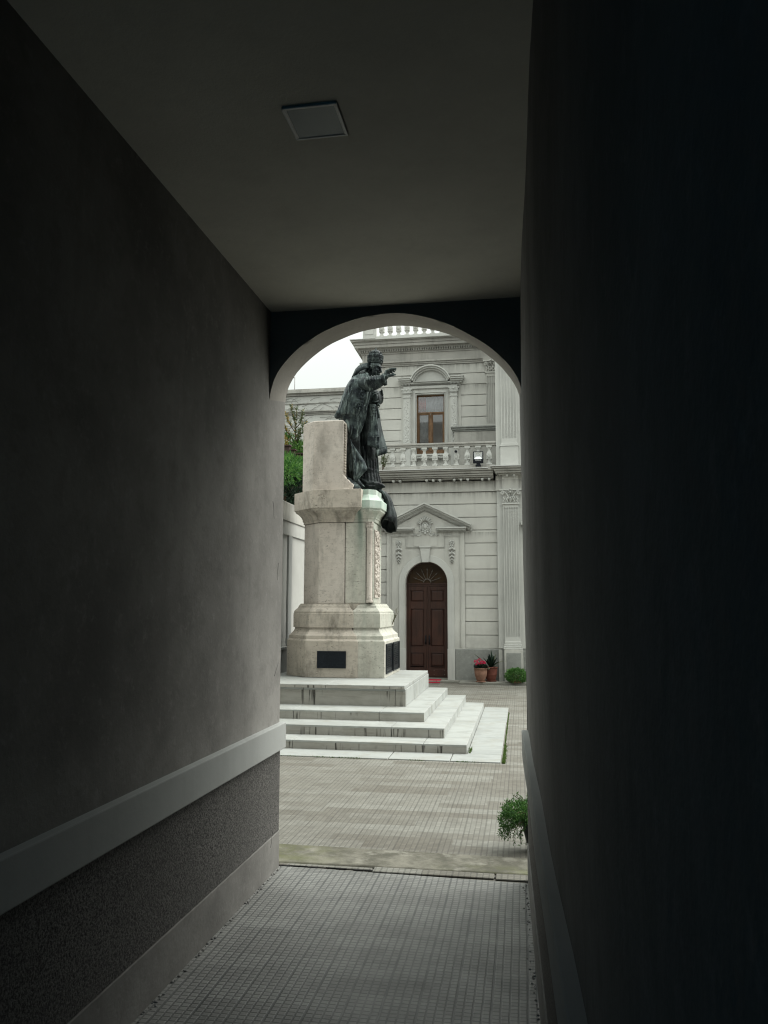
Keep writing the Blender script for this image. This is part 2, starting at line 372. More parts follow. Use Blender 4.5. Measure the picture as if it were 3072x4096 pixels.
MAT['petal']=m_leaf('magenta_petal',(.60,.012,.07),(.85,.05,.16),rough=.6)
MAT['moss']=m_leaf('moss',(.06,.12,.02),(.14,.22,.05))
MAT['vine']=m_simple('dry_creeper_stem',(.16,.15,.13),.9)
def m_glass():
    n=NT('window_glass',.04,spec=.5); n.color((.015,.018,.02))
    tr=n.t.nodes.new('ShaderNodeBsdfTransparent'); ms=n.t.nodes.new('ShaderNodeMixShader')
    gl=n.t.nodes.new('ShaderNodeBsdfGlossy'); gl.inputs['Roughness'].default_value=.03
    fr=n.t.nodes.new('ShaderNodeFresnel'); fr.inputs[0].default_value=1.5
    k=n.math('ADD',n.math('MULTIPLY',fr.outputs[0],1.0),.10)
    n.L(k,ms.inputs[0]); n.L(tr.outputs[0],ms.inputs[1]); n.L(gl.outputs[0],ms.inputs[2]); n.L(ms.outputs[0],n.t.nodes['Material Output'].inputs[0])
    return n.m
MAT['glass']=m_glass()
MAT['curtain']=m_simple('red_curtain',(.42,.06,.05),.9,0,.3,6)
MAT['gcurt']=m_simple('grey_curtain',(.34,.38,.40),.9,0,.3,6)
MAT['dark']=m_simple('dark_interior',(.02,.02,.02),.9)
MAT['amber']=m_simple('amber_brown_glass',(.045,.022,.006),.25,0,.5,3)

def m_teal():
    n=NT('teal_light_filter',.1); tr=n.t.nodes.new('ShaderNodeBsdfTransparent'); tr.inputs[0].default_value=(.24,.52,.70,1); n.L(tr.outputs[0],n.t.nodes['Material Output'].inputs[0]); return n.m
MAT['teal']=m_teal()  # colours the light through the sheet added behind the camera
# ================================================================== ground
g=MB(); g.add([(-60,-60,0),(60,-60,0),(60,90,0),(-60,90,0)],[(0,1,2,3)]); tag(g.build('courtyard_paving',MAT['pave']),kind='structure')
def sheet_z(name,poly,z,mat):
    m=MB(); m.add([(x,y,z) for x,y in poly],[tuple(range(len(poly)))]); return tag(m.build(name,mat),kind='structure')
def rwx(y): return .022+.0225*(5.35-y)      # right wall plane
sheet_z('passage_floor',[(-1.75,-6),(.5,-6),(.12,5.30),(-1.75,5.37)],.004,MAT['pfloor'])
m=MB(); m.rings([[(-1.9,5.41+.0,.002),(.12,5.44,.002),(.12,5.80,.002),(-1.9,5.84,.002)],[(-1.9,5.425,.016),(.12,5.452,.016),(.12,5.785,.012),(-1.9,5.825,.012)]],smooth=False)
tag(m.build('concrete_threshold',MAT['conc'],bevel=.006),kind='structure')
m=MB(); m.box(-1.62,-.99,5.375,5.412,.0,.011); m.box(-.98,-.2,5.34,5.43,.0,.013); m.box(-.19,.02,5.33,5.44,0,.012)
tag(m.build('threshold_tile_edge',MAT['pave'],bevel=.004),kind='structure')
# dark broken gap
m=MB()
for i in range(26):
    x=-1.6+i*.062+random.uniform(-.01,.01); y=5.37-.0*i+random.uniform(-.012,.012)-(.02 if i>9 else 0)
    m.box(x,x+.07,y,y+random.uniform(.008,.022),.004,.0085)
tag(m.build('floor_crack',MAT['dark']),kind='structure')
# ================================================================== passage building
PB=empty('passage_building',(-.8,5.3,0),'plastered building whose dark vaulted passage opens onto the courtyard','building')
YE=5.35
lw=MB(); lw.box(-14,-1.617,-2.8,YE,0,10)
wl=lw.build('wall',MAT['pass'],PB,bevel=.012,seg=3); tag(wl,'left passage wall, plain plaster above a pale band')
rw=MB(); ys=[-2.8+.25*i for i in range(33)]+[YE]; 
# right wall slightly wavy
pl=[]
for y in ys: pl.append((rwx(y)+.003*math.sin(y*1.7)+.002*math.sin(y*4.1),y))
vs=[];fs=[];n=len(pl); zs=[0,.5,1,1.5,2,2.5,3,3.5,3.9,10]
for k,z in enumerate(zs):
    for (x,y) in pl: vs.append((x+.007*noise.noise((y*.8,z*.9,3))-.012*max(0,min(1,(z-1)/2)),y,z))
for k in range(len(zs)-1):
    for i in range(n-1): fs.append((k*n+i,k*n+i+1,(k+1)*n+i+1,(k+1)*n+i))
rw.add(vs,fs,True)
b=len(rw.v); x1=rwx(YE); rw.add([(x1,YE,0),(14,YE,0),(14,YE,10),(x1,YE,10),(x1,YE+.002,0)],[(0,1,2,3)]) 
rw.box(x1+.26,14,-2.8,YE-.01,0,10)
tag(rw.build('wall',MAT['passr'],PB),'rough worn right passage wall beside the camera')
# ceiling mass
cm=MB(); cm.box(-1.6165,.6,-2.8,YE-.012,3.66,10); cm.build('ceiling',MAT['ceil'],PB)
# arch with splayed soffit
inn=[(-1.617,3.06),(-1.603,3.15),(-1.579,3.222),(-1.555,3.264),(-1.498,3.33),(-1.429,3.40),(-1.353,3.453),(-1.266,3.502),(-1.16,3.546),(-1.0,3.59),(-.82,3.607),(-.70,3.598),(-.582,3.568),(-.45,3.52),(-.341,3.462),(-.184,3.358),(-.08,3.26),(-.01,3.165),(.022,3.09),(.03,3.0)]
out=[(-1.617,3.14),(-1.605,3.235),(-1.585,3.285),(-1.555,3.331),(-1.5,3.394),(-1.419,3.464),(-1.338,3.524),(-1.245,3.568),(-1.13,3.612),(-1.0,3.64),(-.84,3.655),(-.72,3.645),(-.6,3.618),(-.48,3.58),(-.367,3.530),(-.21,3.424),(-.10,3.317),(-.02,3.205),(.015,3.12),(.02,3.03)]
def resamp(P,N=48):
    d=[0]
    for a,b in zip(P,P[1:]): d.append(d[-1]+math.dist(a,b))
    o=[]
    for i in range(N):
        t=d[-1]*i/(N-1); k=max(j for j in range(len(d)) if d[j]<=t+1e-9); k=min(k,len(P)-2)
        u=(t-d[k])/(d[k+1]-d[k]); o.append((lerp(P[k][0],P[k+1][0],u),lerp(P[k][1],P[k+1][1],u)))
    # light smoothing
    for _ in range(2):
        o=[o[0]]+[((o[i-1][0]+2*o[i][0]+o[i+1][0])/4,(o[i-1][1]+2*o[i][1]+o[i+1][1])/4) for i in range(1,N-1)]+[o[-1]]
    return o
I_=resamp(inn); O_=resamp(out)
am=MB(); N=len(I_); rows=[]
for k in range(7):
    t=k/6; y=lerp(4.98,YE,t); rows.append([(lerp(a[0],b[0],t)+.003*noise.noise((i*.4,k,1)),y,lerp(a[1],b[1],t)+.004*noise.noise((i*.5,k*.7,5))) for i,(a,b) in enumerate(zip(I_,O_))])
vs=[p for r in rows for p in r]; fs=[(k*N+i,k*N+i+1,(k+1)*N+i+1,(k+1)*N+i) for k in range(6) for i in range(N-1)]
am.add(vs,fs,True)
for yy,cv in ((4.98,I_),(YE,O_)):
    vs=[];fs=[]
    for i,(x,z) in enumerate(cv): vs+=[(x,yy,z),(x,yy,3.75 if yy<5 else 10)]
    fs=[(2*i,2*i+2,2*i+3,2*i+1) for i in range(N-1)]; am.add(vs,fs)
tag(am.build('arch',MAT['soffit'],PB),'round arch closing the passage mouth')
# bands, dado, skirting
def strip(name,x0,x1,z0,z1,mat,par,bev=.006,y1=YE+.02,lab=None):
    m=MB(); m.box(x0,x1,-6,y1,z0,z1); o=m.build(name,mat,par,bevel=bev,seg=2)
    if lab: tag(o,lab)
    return o
strip('dado_band',-1.66,-1.574,.768,.936,MAT['band'],wl,y1=YE+.004)
strip('dado',-1.64,-1.612,.236,.768,MAT['rough'],wl,.002,y1=YE-.001)
strip('skirting',-1.64,-1.606,0,.234,MAT['pass'],wl,.004,y1=YE-.003)
def rstrip(name,off,z0,z1,mat,y1):
    m=MB(); ys=[-6+.35*i for i in range(33)]; ys=[y for y in ys if y<y1]+[y1]
    rs=[]
    for y in ys:
        x=rwx(y)-off+.004*noise.noise((y*1.1,z0,2)); rs.append([(x,y,z0),(x+.2,y,z0),(x+.2,y,z1),(x,y,z1)])
    m.rings(rs,smooth=False); return m.build(name,mat,PB,bevel=.005,seg=2)
rstrip('dado_band',.036,.775,.93,MAT['band'],YE-.02)
rstrip('dado',.008,.24,.774,MAT['rough'],YE-.01)
rstrip('skirting',.014,0,.239,MAT['passr'],YE-.015)
# back end of the passage, out of view, opening left for the tint sheet
bk=MB(); bk.box(-1.7,.5,-2.6,-2.4,0,.5); bk.box(-1.7,.5,-2.6,-2.4,3.3,3.7); bk.box(-1.7,-1.55,-2.6,-2.4,.5,3.3); bk.box(.1,.5,-2.6,-2.4,.5,3.3)
tag(bk.build('wall',MAT['pass'],PB),'end wall of the passage round an added light-tinting sheet')
# added blue-green sheet behind the camera, cools the deep passage shadow
m=MB(); m.box(-1.55,.1,-2.5,-2.495,.5,3.3); m.build('light_tint_sheet',MAT['teal'],PB)
# crumbled plaster along the floor edges
cr=MB()
for i in range(90):
    y=random.uniform(2.4,5.3); s=random.uniform(.002,.007); x=rwx(y)-.018-abs(random.gauss(0,.012)); cr.ball((x,y,.005),(s,s*1.4,s*.7),6,4)
for i in range(120):
    y=random.uniform(1.6,5.35); s=random.uniform(.003,.009); x=-1.60+abs(random.gauss(0,.010)); cr.ball((x,y,.005),(s,s*1.4,s*.7),6,4)
tag(cr.build('plaster_crumbs',MAT['passr']),kind='stuff')
# hairline cracks in the plaster
rnd=random.Random(77)
def crack(mb,p,d,L,ax,w_=.0013):
    p=Vector(p); a=d; pts=[p.copy()]
    for i in range(int(L/.03)):
        a+=rnd.uniform(-.6,.6); st=Vector((0,math.cos(a),math.sin(a))) if ax=='x' else Vector((math.cos(a),math.sin(a),0)); p=p+st*.03; pts.append(p.copy())
    mb.tube(pts,[w_*(1-.8*i/len(pts)) for i in range(len(pts))],4)
for (y,z,d,L) in ((5.1,2.4,-1.4,.14),(5.2,1.25,1.2,.12),(5.25,2.0,-1.5,.12),(5.15,.18,1.4,.12)):
    m=MB(); crack(m,(-1.6165 if z>.3 else -1.6055,y,z),d,L,'x')
    m.build('hairline_crack',MAT['dark'],wl)
# ceiling lamp
LP=empty('ceiling_lamp',(-.765,2.882,3.66),'square ceiling lamp with a metal frame, switched off','lamp')
m=MB(); z0,z1=3.6495,3.662; a=.1105
c=(-.787,2.958); m.box(c[0]-a,c[0]+a,c[1]-a,c[1]-a+.012,z0,z1); m.box(c[0]-a,c[0]+a,c[1]+a-.012,c[1]+a,z0,z1)
m.box(c[0]-a,c[0]-a+.014,c[1]-a+.012,c[1]+a-.012,z0,z1); m.box(c[0]+a-.014,c[0]+a,c[1]-a+.012,c[1]+a-.012,z0,z1)
m.build('frame',MAT['white'],LP,bevel=.003,seg=2)
m=MB(); m.box(c[0]-a+.014,c[0]+a-.014,c[1]-a+.012,c[1]+a-.012,z0+.003,z1-.002); m.build('diffuser',MAT['diff'],LP)
tag(LP)

# ================================================================== church / palace
CH=empty('stucco_building',(-2.2,19,0),'pale grey two-storey stucco building with arched wooden door and balcony','building')
Y=19.0
def P_(name,mb,mat,par=CH,**k):
    return mb.build(name,mat,par,**k)
DX0,DX1,SP,DC,DR=-2.708,-1.707,2.29,-2.2075,.5005
def archpts(r,z0,n=24,cx=DC,sp=SP):   # from right base up over to left base
    return [(cx+r,z0)]+[(cx+r*math.cos(PI*i/n),sp+r*math.sin(PI*i/n)) for i in range(n+1)]+[(cx-r,z0)]
def arch_band(mb,r0,r1,y0,y1,z0,n=28,cx=DC,sp=SP):
    A=archpts(r0,z0,n,cx,sp);B=archpts(r1,z0,n,cx,sp); k=len(A)
    vs=[(x,y0,z) for x,z in A]+[(x,y0,z) for x,z in B]+[(x,y1,z) for x,z in A]+[(x,y1,z) for x,z in B]
    fs=[]
    for i in range(k-1):
        fs+=[(i,k+i,k+i+1,i+1),(2*k+i,2*k+i+1,3*k+i+1,3*k+i),(i,i+1,2*k+i+1,2*k+i),(k+i,3*k+i,3*k+i+1,k+i+1)]
    fs+=[(0,2*k,3*k,k),(k-1,2*k-1,4*k-1,3*k-1)]
    mb.add(vs,fs)
def wall_with_arch(mb,x0,x1,z0,z1,y0,y1,r,cx=DC,sp=SP,n=28):
    A=archpts(r,z0,n,cx,sp)
    for yy,flip in ((y0,False),(y1,True)):
        vs=[];fs=[]
        # map each arch point to outer rectangle point
        def outp(p):
            x,z=p
            if z<=sp+1e-6: return (x1 if x>cx else x0, z)
            a=math.atan2(z-sp,x-cx); t=min((x1-cx)/max(1e-6,abs(math.cos(a))),(z1-sp)/max(1e-6,math.sin(a)))
            t=min((abs((x1 if math.cos(a)>0 else x0)-cx))/max(1e-6,abs(math.cos(a))),(z1-sp)/max(1e-6,math.sin(a)))
            return (cx+t*math.cos(a),sp+t*math.sin(a))
        B=[outp(p) for p in A]
        k=len(A); vs=[(x,yy,z) for x,z in A]+[(x,yy,z) for x,z in B]
        fs=[(i,k+i,k+i+1,i+1) for i in range(k-1)]
        ac=math.atan2(z1-sp,x1-cx)
        # corner fillers
        for i in range(k-1):
            p,q=B[i],B[i+1]
            if abs(p[0]-x1)<1e-6 and abs(q[1]-z1)<1e-6 and abs(q[0]-x1)>1e-6: vs.append((x1,yy,z1)); fs.append((k+i,len(vs)-1,k+i+1))
            if abs(p[1]-z1)<1e-6 and abs(q[0]-x0)<1e-6 and abs(p[0]-x0)>1e-6: vs.append((x0,yy,z1)); fs.append((k+i,len(vs)-1,k+i+1))
        mb.add(vs,fs)
    k=len(A); vs=[(x,y0,z) for x,z in A]+[(x,y1,z) for x,z in A]; mb.add(vs,[(i,i+1,k+i+1,k+i) for i in range(k-1)])
    mb.add([(x0,y0,z0),(x0,y0,z1),(x0,y1,z1),(x0,y1,z0)],[(0,1,2,3)]); mb.add([(x1,y0,z0),(x1,y0,z1),(x1,y1,z1),(x1,y1,z0)],[(0,1,2,3)])
# lower wall, rusticated
zg=[.77,1.074,1.384,1.694,2.0,2.307,2.607,2.917,3.22,3.528,3.833,4.152,4.445]
m=MB(); gv=.009
XL=-6.2
for a,b in zip(zg,zg[1:]):
    if b<=3.53:
        m.box(XL,-3.158,Y,Y+.04,a+gv,b-gv); m.box(-1.297,-.532,Y,Y+.04,a+gv,b-gv)
    else: m.box(XL,-.532,Y,Y+.04,a+gv,b-gv)
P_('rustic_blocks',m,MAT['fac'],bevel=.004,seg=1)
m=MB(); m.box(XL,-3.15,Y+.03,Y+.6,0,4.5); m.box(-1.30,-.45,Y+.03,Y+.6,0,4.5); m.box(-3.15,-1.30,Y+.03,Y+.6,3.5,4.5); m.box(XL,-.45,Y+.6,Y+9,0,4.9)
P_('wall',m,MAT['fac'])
# plinth
m=MB(); m.box(XL,-2.875,Y-.045,Y+.03,0,.755); m.box(-1.54,-.532,Y-.045,Y+.03,0,.755)
P_('plinth',m,MAT['plinth'],bevel=.008)
for a_,b_ in ((-1.30,-.532),(XL,-3.16)): m=MB(); m.box(a_,b_,Y-.03,Y+.03,.755,.772); P_('plinth_cap',m,MAT['fac'])
# door surround
PO=MB(); wall_with_arch(PO,-3.156,-1.299,.0,3.50,Y-.03,Y+.32,DR)
po=P_('door_surround',PO,MAT['fac'])
m=MB(); arch_band(m,DR-.001,DR+.155,Y-.052,Y-.02,.0); m.box(-2.875,-2.70,Y-.06,Y-.05,0,.755); m.box(-1.715,-1.54,Y-.06,Y-.05,0,.755)
P_('archivolt',m,MAT['fac2'],po,bevel=.005)
m=MB(); arch_band(m,DR-.001,DR+.018,Y-.058,Y-.02,.0)
P_('archivolt_bead',m,MAT['fac'],po)
def frame_poly(mb,pts,wd,y0,y1,closed=False):
    for (a,b) in zip(pts,pts[1:]+([pts[0]] if closed else [])):
        x0,x1=sorted((a[0],b[0])); z0,z1=sorted((a[1],b[1]))
        if abs(x1-x0)>abs(z1-z0): mb.box(x0-wd/2,x1+wd/2,y0,y1,z0-wd/2,z1+wd/2)
        else: mb.box(x0-wd/2,x1+wd/2,y0+.0015,y1,z0+wd/2,z1-wd/2)
m=MB()
frame_poly(m,[(-3.058,.79),(-3.058,3.405),(-2.675,3.405),(-2.675,3.14),(-1.79,3.14),(-1.79,3.405),(-1.394,3.405),(-1.394,.79)],.016,Y-.046,Y-.025)
frame_poly(m,[(-3.03,.80),(-3.03,3.377),(-2.703,3.377),(-2.703,3.112),(-1.762,3.112),(-1.762,3.377),(-1.422,3.377),(-1.422,.80)],.010,Y-.040,Y-.025)
P_('panel_moulding',m,MAT['fac'],po)
# keystone
m=MB(); m.prism_y([(-2.297,2.77),(-2.148,2.77),(-2.108,3.10),(-2.350,3.10)],Y-.10,Y-.03); m.box(-2.375,-2.085,Y-.115,Y-.03,3.118,3.155); m.box(-2.36,-2.10,Y-.105,Y-.03,3.10,3.118)
P_('keystone',m,MAT['fac2'],po,bevel=.005)
# pediment tympanum and raking cornice
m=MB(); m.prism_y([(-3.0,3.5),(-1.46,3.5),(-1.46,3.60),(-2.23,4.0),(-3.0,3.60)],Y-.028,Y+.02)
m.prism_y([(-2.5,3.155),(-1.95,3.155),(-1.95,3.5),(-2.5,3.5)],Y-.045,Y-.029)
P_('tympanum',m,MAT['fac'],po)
def raking(mb,x0,z0,x1,z1,lay):
    L=math.hypot(x1-x0,z1-z0); nx,nz=-(z1-z0)/L,(x1-x0)/L
    if nz<0: nx,nz=-nx,-nz
    for (a,b,pr) in lay:   # offsets below the top line, projection
        va=a/nz; vb=b/nz
        mb.prism_y([(x0,z0-vb),(x1,z1-vb),(x1,z1-va),(x0,z0-va)],Y-pr,Y+.01)
lay=[(0,.035,.20),(.036,.075,.165),(.076,.10,.11),(.101,.135,.075),(.136,.156,.045)]
m=MB(); raking(m,-3.335,3.665,-2.232,4.192,lay); raking(m,-2.2315,4.192,-1.127,3.665,lay)
P_('pediment_cornice',m,MAT['fac2'],po)
for x0,x1 in ((-3.2,-2.505),(-1.945,-1.265)):
    m=MB()
    for (za,zb,pr) in ((3.565,3.60,.15),(3.53,3.564,.125),(3.508,3.529,.08)): m.box(x0-(.02 if za>3.55 else 0),x1+(.02 if za>3.55 else 0),Y-pr,Y-.02,za,zb)
    k=int((x1-x0)/.032)
    for i in range(k): m.box(x0+i*.032,x0+i*.032+.018,Y-.07,Y-.02,3.488,3.5085)
    P_('pediment_return',m,MAT['fac2'],po,bevel=.003)
# emblem
def leafblob(mb,x,z,dx,dz,L,W,y,dep=.03):
    a=math.atan2(dz,dx); M=Matrix.Rotation(-a,3,'Y')
    mb.ball((x+dx*L/2,y,z+dz*L/2),(L/2,dep,W/2),10,8,rot=M)
m=MB(); ex,ez=-2.23,3.62
m.ball((ex,Y-.05,ez),(.048,.04,.068),16,10)
m.tube([(ex+.064*math.cos(t*PI/12),Y-.055,ez+.088*math.sin(t*PI/12)) for t in range(25)],.010,6)
m.ball((ex,Y-.03,ez-.02),(.11,.022,.12),14,8)
for k,(ang,L) in enumerate([(90,.13),(72,.10),(108,.10),(55,.115),(125,.115),(38,.095),(142,.095),(22,.085),(158,.085)]):
    dx,dz=math.cos(R(ang)),math.sin(R(ang)); leafblob(m,ex+dx*.10,ez+.02+dz*.115,dx,dz,L,.034,Y-.055)
    leafblob(m,ex+dx*.10-dz*.014,ez+.02+dz*.115+dx*.014,dx,dz,L*.75,.018,Y-.06)
for s in (1,-1):
    m.tube([(ex+s*(.16+.03*math.cos(t)),Y-.05,ez+.07+.0*t+.03*math.sin(t)) for t in [0,.8,1.6,2.4,3.1]]+[(ex+s*.118,Y-.05,ez+.03),(ex+s*.11,Y-.05,ez-.03),(ex+s*.125,Y-.05,ez-.09),(ex+s*.15,Y-.05,ez-.11),(ex+s*.165,Y-.05,ez-.09)],[.008,.01,.012,.014,.014,.015,.016,.014,.012,.008],7)
    m.tube([(ex+s*.08,Y-.05,ez-.13),(ex+s*.10,Y-.05,ez-.10),(ex+s*.125,Y-.05,ez-.115),(ex+s*.12,Y-.05,ez-.15),(ex+s*.09,Y-.05,ez-.185),(ex+s*.14,Y-.05,ez-.215),(ex+s*.20,Y-.05,ez-.205),(ex+s*.25,Y-.045,ez-.20)],[.010,.012,.012,.012,.014,.013,.011,.007],7)
    for q in range(7): leafblob(m,ex+s*(.17+.02*q),ez-.205+.012*math.sin(q*2),s*math.cos(q),abs(math.sin(q*1.3))*.8,.035,.018,Y-.045)
    m.ball((ex+s*.055,Y-.05,ez-.125),(.022,.02,.02),8,6)
m.ball((ex,Y-.05,ez-.16),(.035,.025,.03),10,6); m.ball((ex,Y-.055,ez-.11),(.04,.02,.018),10,6)
P_('rocaille_emblem',m,MAT['fac2'],po)
for gx in (-2.863,-1.596):
    m=MB(); rnd=random.Random(int(gx*100))
    for i in range(9):
        a=i*PI*2/9; leafblob(m,gx+.022*math.cos(a),3.235+.022*math.sin(a),math.cos(a),math.sin(a),.042,.03,Y-.05,.022)
    m.ball((gx,Y-.07,3.235),.02,8,6)
    for i in range(4): leafblob(m,gx-.03+.02*i,3.19,(-1)**i*.5,-.85,.06,.02,Y-.05,.02)
    for zc,wd in ((3.11,.062),(3.0,.058),(2.91,.046),(2.83,.034),(2.77,.022)):
        for k in range(-2,3): leafblob(m,gx+k*wd*.32,zc+.03-abs(k)*.012,k*.22,-.97,wd*1.25,wd*.5,Y-.05-.012*(2-abs(k)),.022)
        for k in (-1,1): leafblob(m,gx+k*.01,zc+.035,k*.7,.7,wd*.75,wd*.3,Y-.05,.02)
        m.ball((gx,Y-.075,zc+.03),wd*.22,8,6)
    P_('garland',m,MAT['fac2'],po)
# ---- door
DY=Y+.14
dr=MB(); dr.box(DX0,DX1,DY-.01,DY+.06,2.215,2.288); dr.box(DX0-.02,DX1+.02,DY-.03,DY-.01,2.26,2.292)
arch_band(dr,DR-.03,DR,DY-.01,DY+.06,2.289,cx=DC)
dr.box(DX0,DX0+.035,DY-.012,DY+.06,.06,2.215); dr.box(DX1-.035,DX1,DY-.012,DY+.06,.06,2.215)
door=P_('door',dr,MAT['wood'],bevel=.004)
def leaf(x0,x1):
    m=MB(); m.box(x0,x1,DY+.02,DY+.05,.08,2.214)
    sx=.062
    rows=[(.28,.335),(.655,.79),(1.685,1.845),(2.12,2.214)]
    m.box(x0,x1,DY,DY+.02,.08,.285)
    for a,b in ((.31,.335),(.655,.79),(1.685,1.845),(2.118,2.214)): m.box(x0+sx,x1-sx,DY+.0015,DY+.02,a,b)
    m.box(x0+sx,x1-sx,DY+.0015,DY+.02,.285,.335)
    m.box(x0,x0+sx,DY,DY+.02,.285,2.214); m.box(x1-sx,x1,DY,DY+.02,.285,2.214)
    for a,b in ((.335,.655),(.79,1.685),(1.845,2.118)):
        # raised field with bevelled edge
        xa,xb=x0+sx,x1-sx
        m.rings([[(xa+.012,DY+.0195,a+.012),(xb-.012,DY+.0195,a+.012),(xb-.012,DY+.0195,b-.012),(xa+.012,DY+.0195,b-.012)],[(xa+.04,DY+.004,a+.04),(xb-.04,DY+.004,a+.04),(xb-.04,DY+.004,b-.04),(xa+.04,DY+.004,b-.04)]],smooth=False)
        for (p,q,r_0,r_1) in ((xa,xb,a,a+.010),(xa,xb,b-.010,b)): m.box(p,q,DY-.006,DY+.018,r_0,r_1)
        for (p,q) in ((xa,xa+.010),(xb-.010,xb)): m.box(p,q,DY-.0045,DY+.018,a+.010,b-.010)
    m.box(x0+.0,x1,DY-.012,DY,.10,.275)
    o=P_('door_leaf',m,MAT['wood'],door,bevel=.003); return o
l1=leaf(DX0+.036,-2.222); l2=leaf(-2.193,DX1-.036)
m=MB(); m.box(-2.2215,-2.1935,DY-.022,DY+.03,.08,2.214); P_('astragal',m,MAT['wood'],door,bevel=.006,seg=2)
for x in (-2.247,-2.155):
    m=MB(); m.tube([(x,DY-.02,.86),(x,DY-.05,.88),(x,DY-.055,.95),(x,DY-.05,1.02),(x,DY-.02,1.04)],.009,7); m.ball((x,DY-.01,.86),.014,8,5); m.ball((x,DY-.01,1.04),.014,8,5); m.box(x-.012,x+.012,DY-.014,DY,.84,1.06)
    P_('door_handle',m,MAT['black'],door)
m=MB()
for x in (-2.62,-2.36,-2.05,-1.80):
    for z in (.15,.24): m=MB(); m.ball((x,DY-.014,z),(.009,.006,.009),6,4); P_('stud',m,MAT['iron'],door)
m=MB(); pts=[(DC+(DR-.03)*math.cos(PI*i/24),2.292+(DR-.03)*math.sin(PI*i/24)) for i in range(25)]; m.prism_y(pts,DY+.035,DY+.045)
fl=P_('fanlight',m,MAT['amber'],door)
m=MB(); m.tube([(DC+.085*math.cos(PI*i/12),DY+.01,2.30+.085*math.sin(PI*i/12)) for i in range(13)],.011,6)
for ang in (20,43,66,90,114,137,160):
    c_,s_=math.cos(R(ang)),math.sin(R(ang)); L=.33 if ang!=90 else .35
    p0=(DC+.09*c_,DY+.01,2.30+.09*s_); p1=(DC+L*.85*c_,DY+.01,2.30+L*.85*s_); m.tube([p0,p1],.0065,6)
    q=(DC+L*c_,DY+.01,2.30+L*s_); m.tube([p1,((p1[0]+q[0])/2,DY+.01,(p1[2]+q[2])/2),(q[0]+.03*c_,DY+.01,q[2]+.03*s_)],[.016,.010,.001],6); m.tube([(p1[0]-.02*s_,DY+.01,p1[2]+.02*c_),(p1[0]+.02*s_,DY+.01,p1[2]-.02*c_)],.005,5)
P_('fanlight_grille',m,MAT['iron'],door)
m=MB(); m.box(DX0-.01,DX1+.01,Y-.02,Y+.30,.045,.075); P_('door_sill',m,MAT['kerb'],door)
m=MB(); m.box(-2.9,-1.5,Y+.3,Y+.34,0,3.0); P_('dark_interior',m,MAT['dark'])
# ---- entablature over ground floor
def corn(mb,x0,x1,base,layers):   # layers (z0,z1,proj)
    for a,b,p in layers: mb.box(x0,x1,base-p,base+.3,a,b)
m=MB(); m.box(XL,-.532,Y-.012,Y+.3,4.472,4.70); m.box(XL,-.532,Y-.03,Y+.3,4.447,4.470)
P_('frieze',m,MAT['fac'])
m=MB(); corn(m,XL,-.60,Y,[(4.735,4.765,.14),(4.767,4.80,.20),(4.802,4.85,.235),(4.852,4.905,.27),(4.907,4.945,.31)])
P_('cornice',m,MAT['dirtyfac'],bevel=.012,seg=2)
m=MB(); m.box(XL,-.72,Y-.335,Y+1.2,4.9455,4.962); P_('cornice_flashing',m,MAT['white'],bevel=.004)
m=MB()
m.prism_z([(-.028,Y-.19),(.028,Y-.19),(.028,Y-.05),(-.028,Y-.05)],4.70,4.7352); m.box(-.015,.015,Y-.17,Y-.07,4.683,4.7015)
g0=None
for x in (-2.98,-2.82,-2.18,-2.02,-1.86,-1.52,-1.36,-1.20,-.86,-.70,-3.3,-3.5,-3.85,-4.0):
    if g0 is None: g0=P_('gutta',m,MAT['fac2']); g0.location.x=x; continue
    q=g0.copy(); COL.objects.link(q); q.location.x=x
# ---- right bay with giant pilasters
m=MB(); m.box(-.53,3.5,Y-.08,Y+9,0,9.5); P_('wall',m,MAT['fac2'])
def pilaster(x0,x1,z0,z1,nf,yb,name='pilaster',mat='fac2',proj=.07,capz=None):
    w_=x1-x0; m=MB(); m.box(x0,x1,yb-proj+.022,yb,z0,z1)
    # fillets between flutes
    pitch=w_/(nf+.35); fw=pitch*.30
    edge=(w_-nf*pitch+fw)/2
    zt=z1-.10; zb=z0+.13
    m.box(x0,x1,yb-proj,yb-proj+.021,z0,zb-.02); m.box(x0,x1,yb-proj,yb-proj+.021,zt+.02,z1)
    xs=[x0]+[x0+edge+pitch*(i+.0)+pitch-fw for i in range(nf)]
    k=x0
    bars=[(x0,x0+edge)]+[(x0+edge+pitch*(i+1)-fw,x0+edge+pitch*(i+1)) for i in range(nf-1)]+[(x1-edge,x1)]
    for a,b in bars: m.box(a,b,yb-proj,yb-proj+.021,zb-.02,zt+.02)
    for (a,b) in zip(bars,bars[1:]):     # rounded flute ends
        c0,c1=a[1],b[0]; r=(c1-c0)/2; cx=(c0+c1)/2
        for zz,sg in ((zt+.02,1),(zb-.02,-1)):
            pts=[(cx+r*math.cos(PI*i/8),zz-sg*r*1.2+sg*r*1.2*math.sin(PI*i/8)) for i in range(9)]
            for i in range(8):
                p,q=pts[i],pts[i+1]
                vs=[(p[0],yb-proj+.0005,p[1]),(q[0],yb-proj+.0005,q[1]),(q[0],yb-proj+.0005,zz),(p[0],yb-proj+.0005,zz)]
                m.add(vs,[(0,1,2,3)])
    return P_(name,m,MAT[mat],bevel=.0)
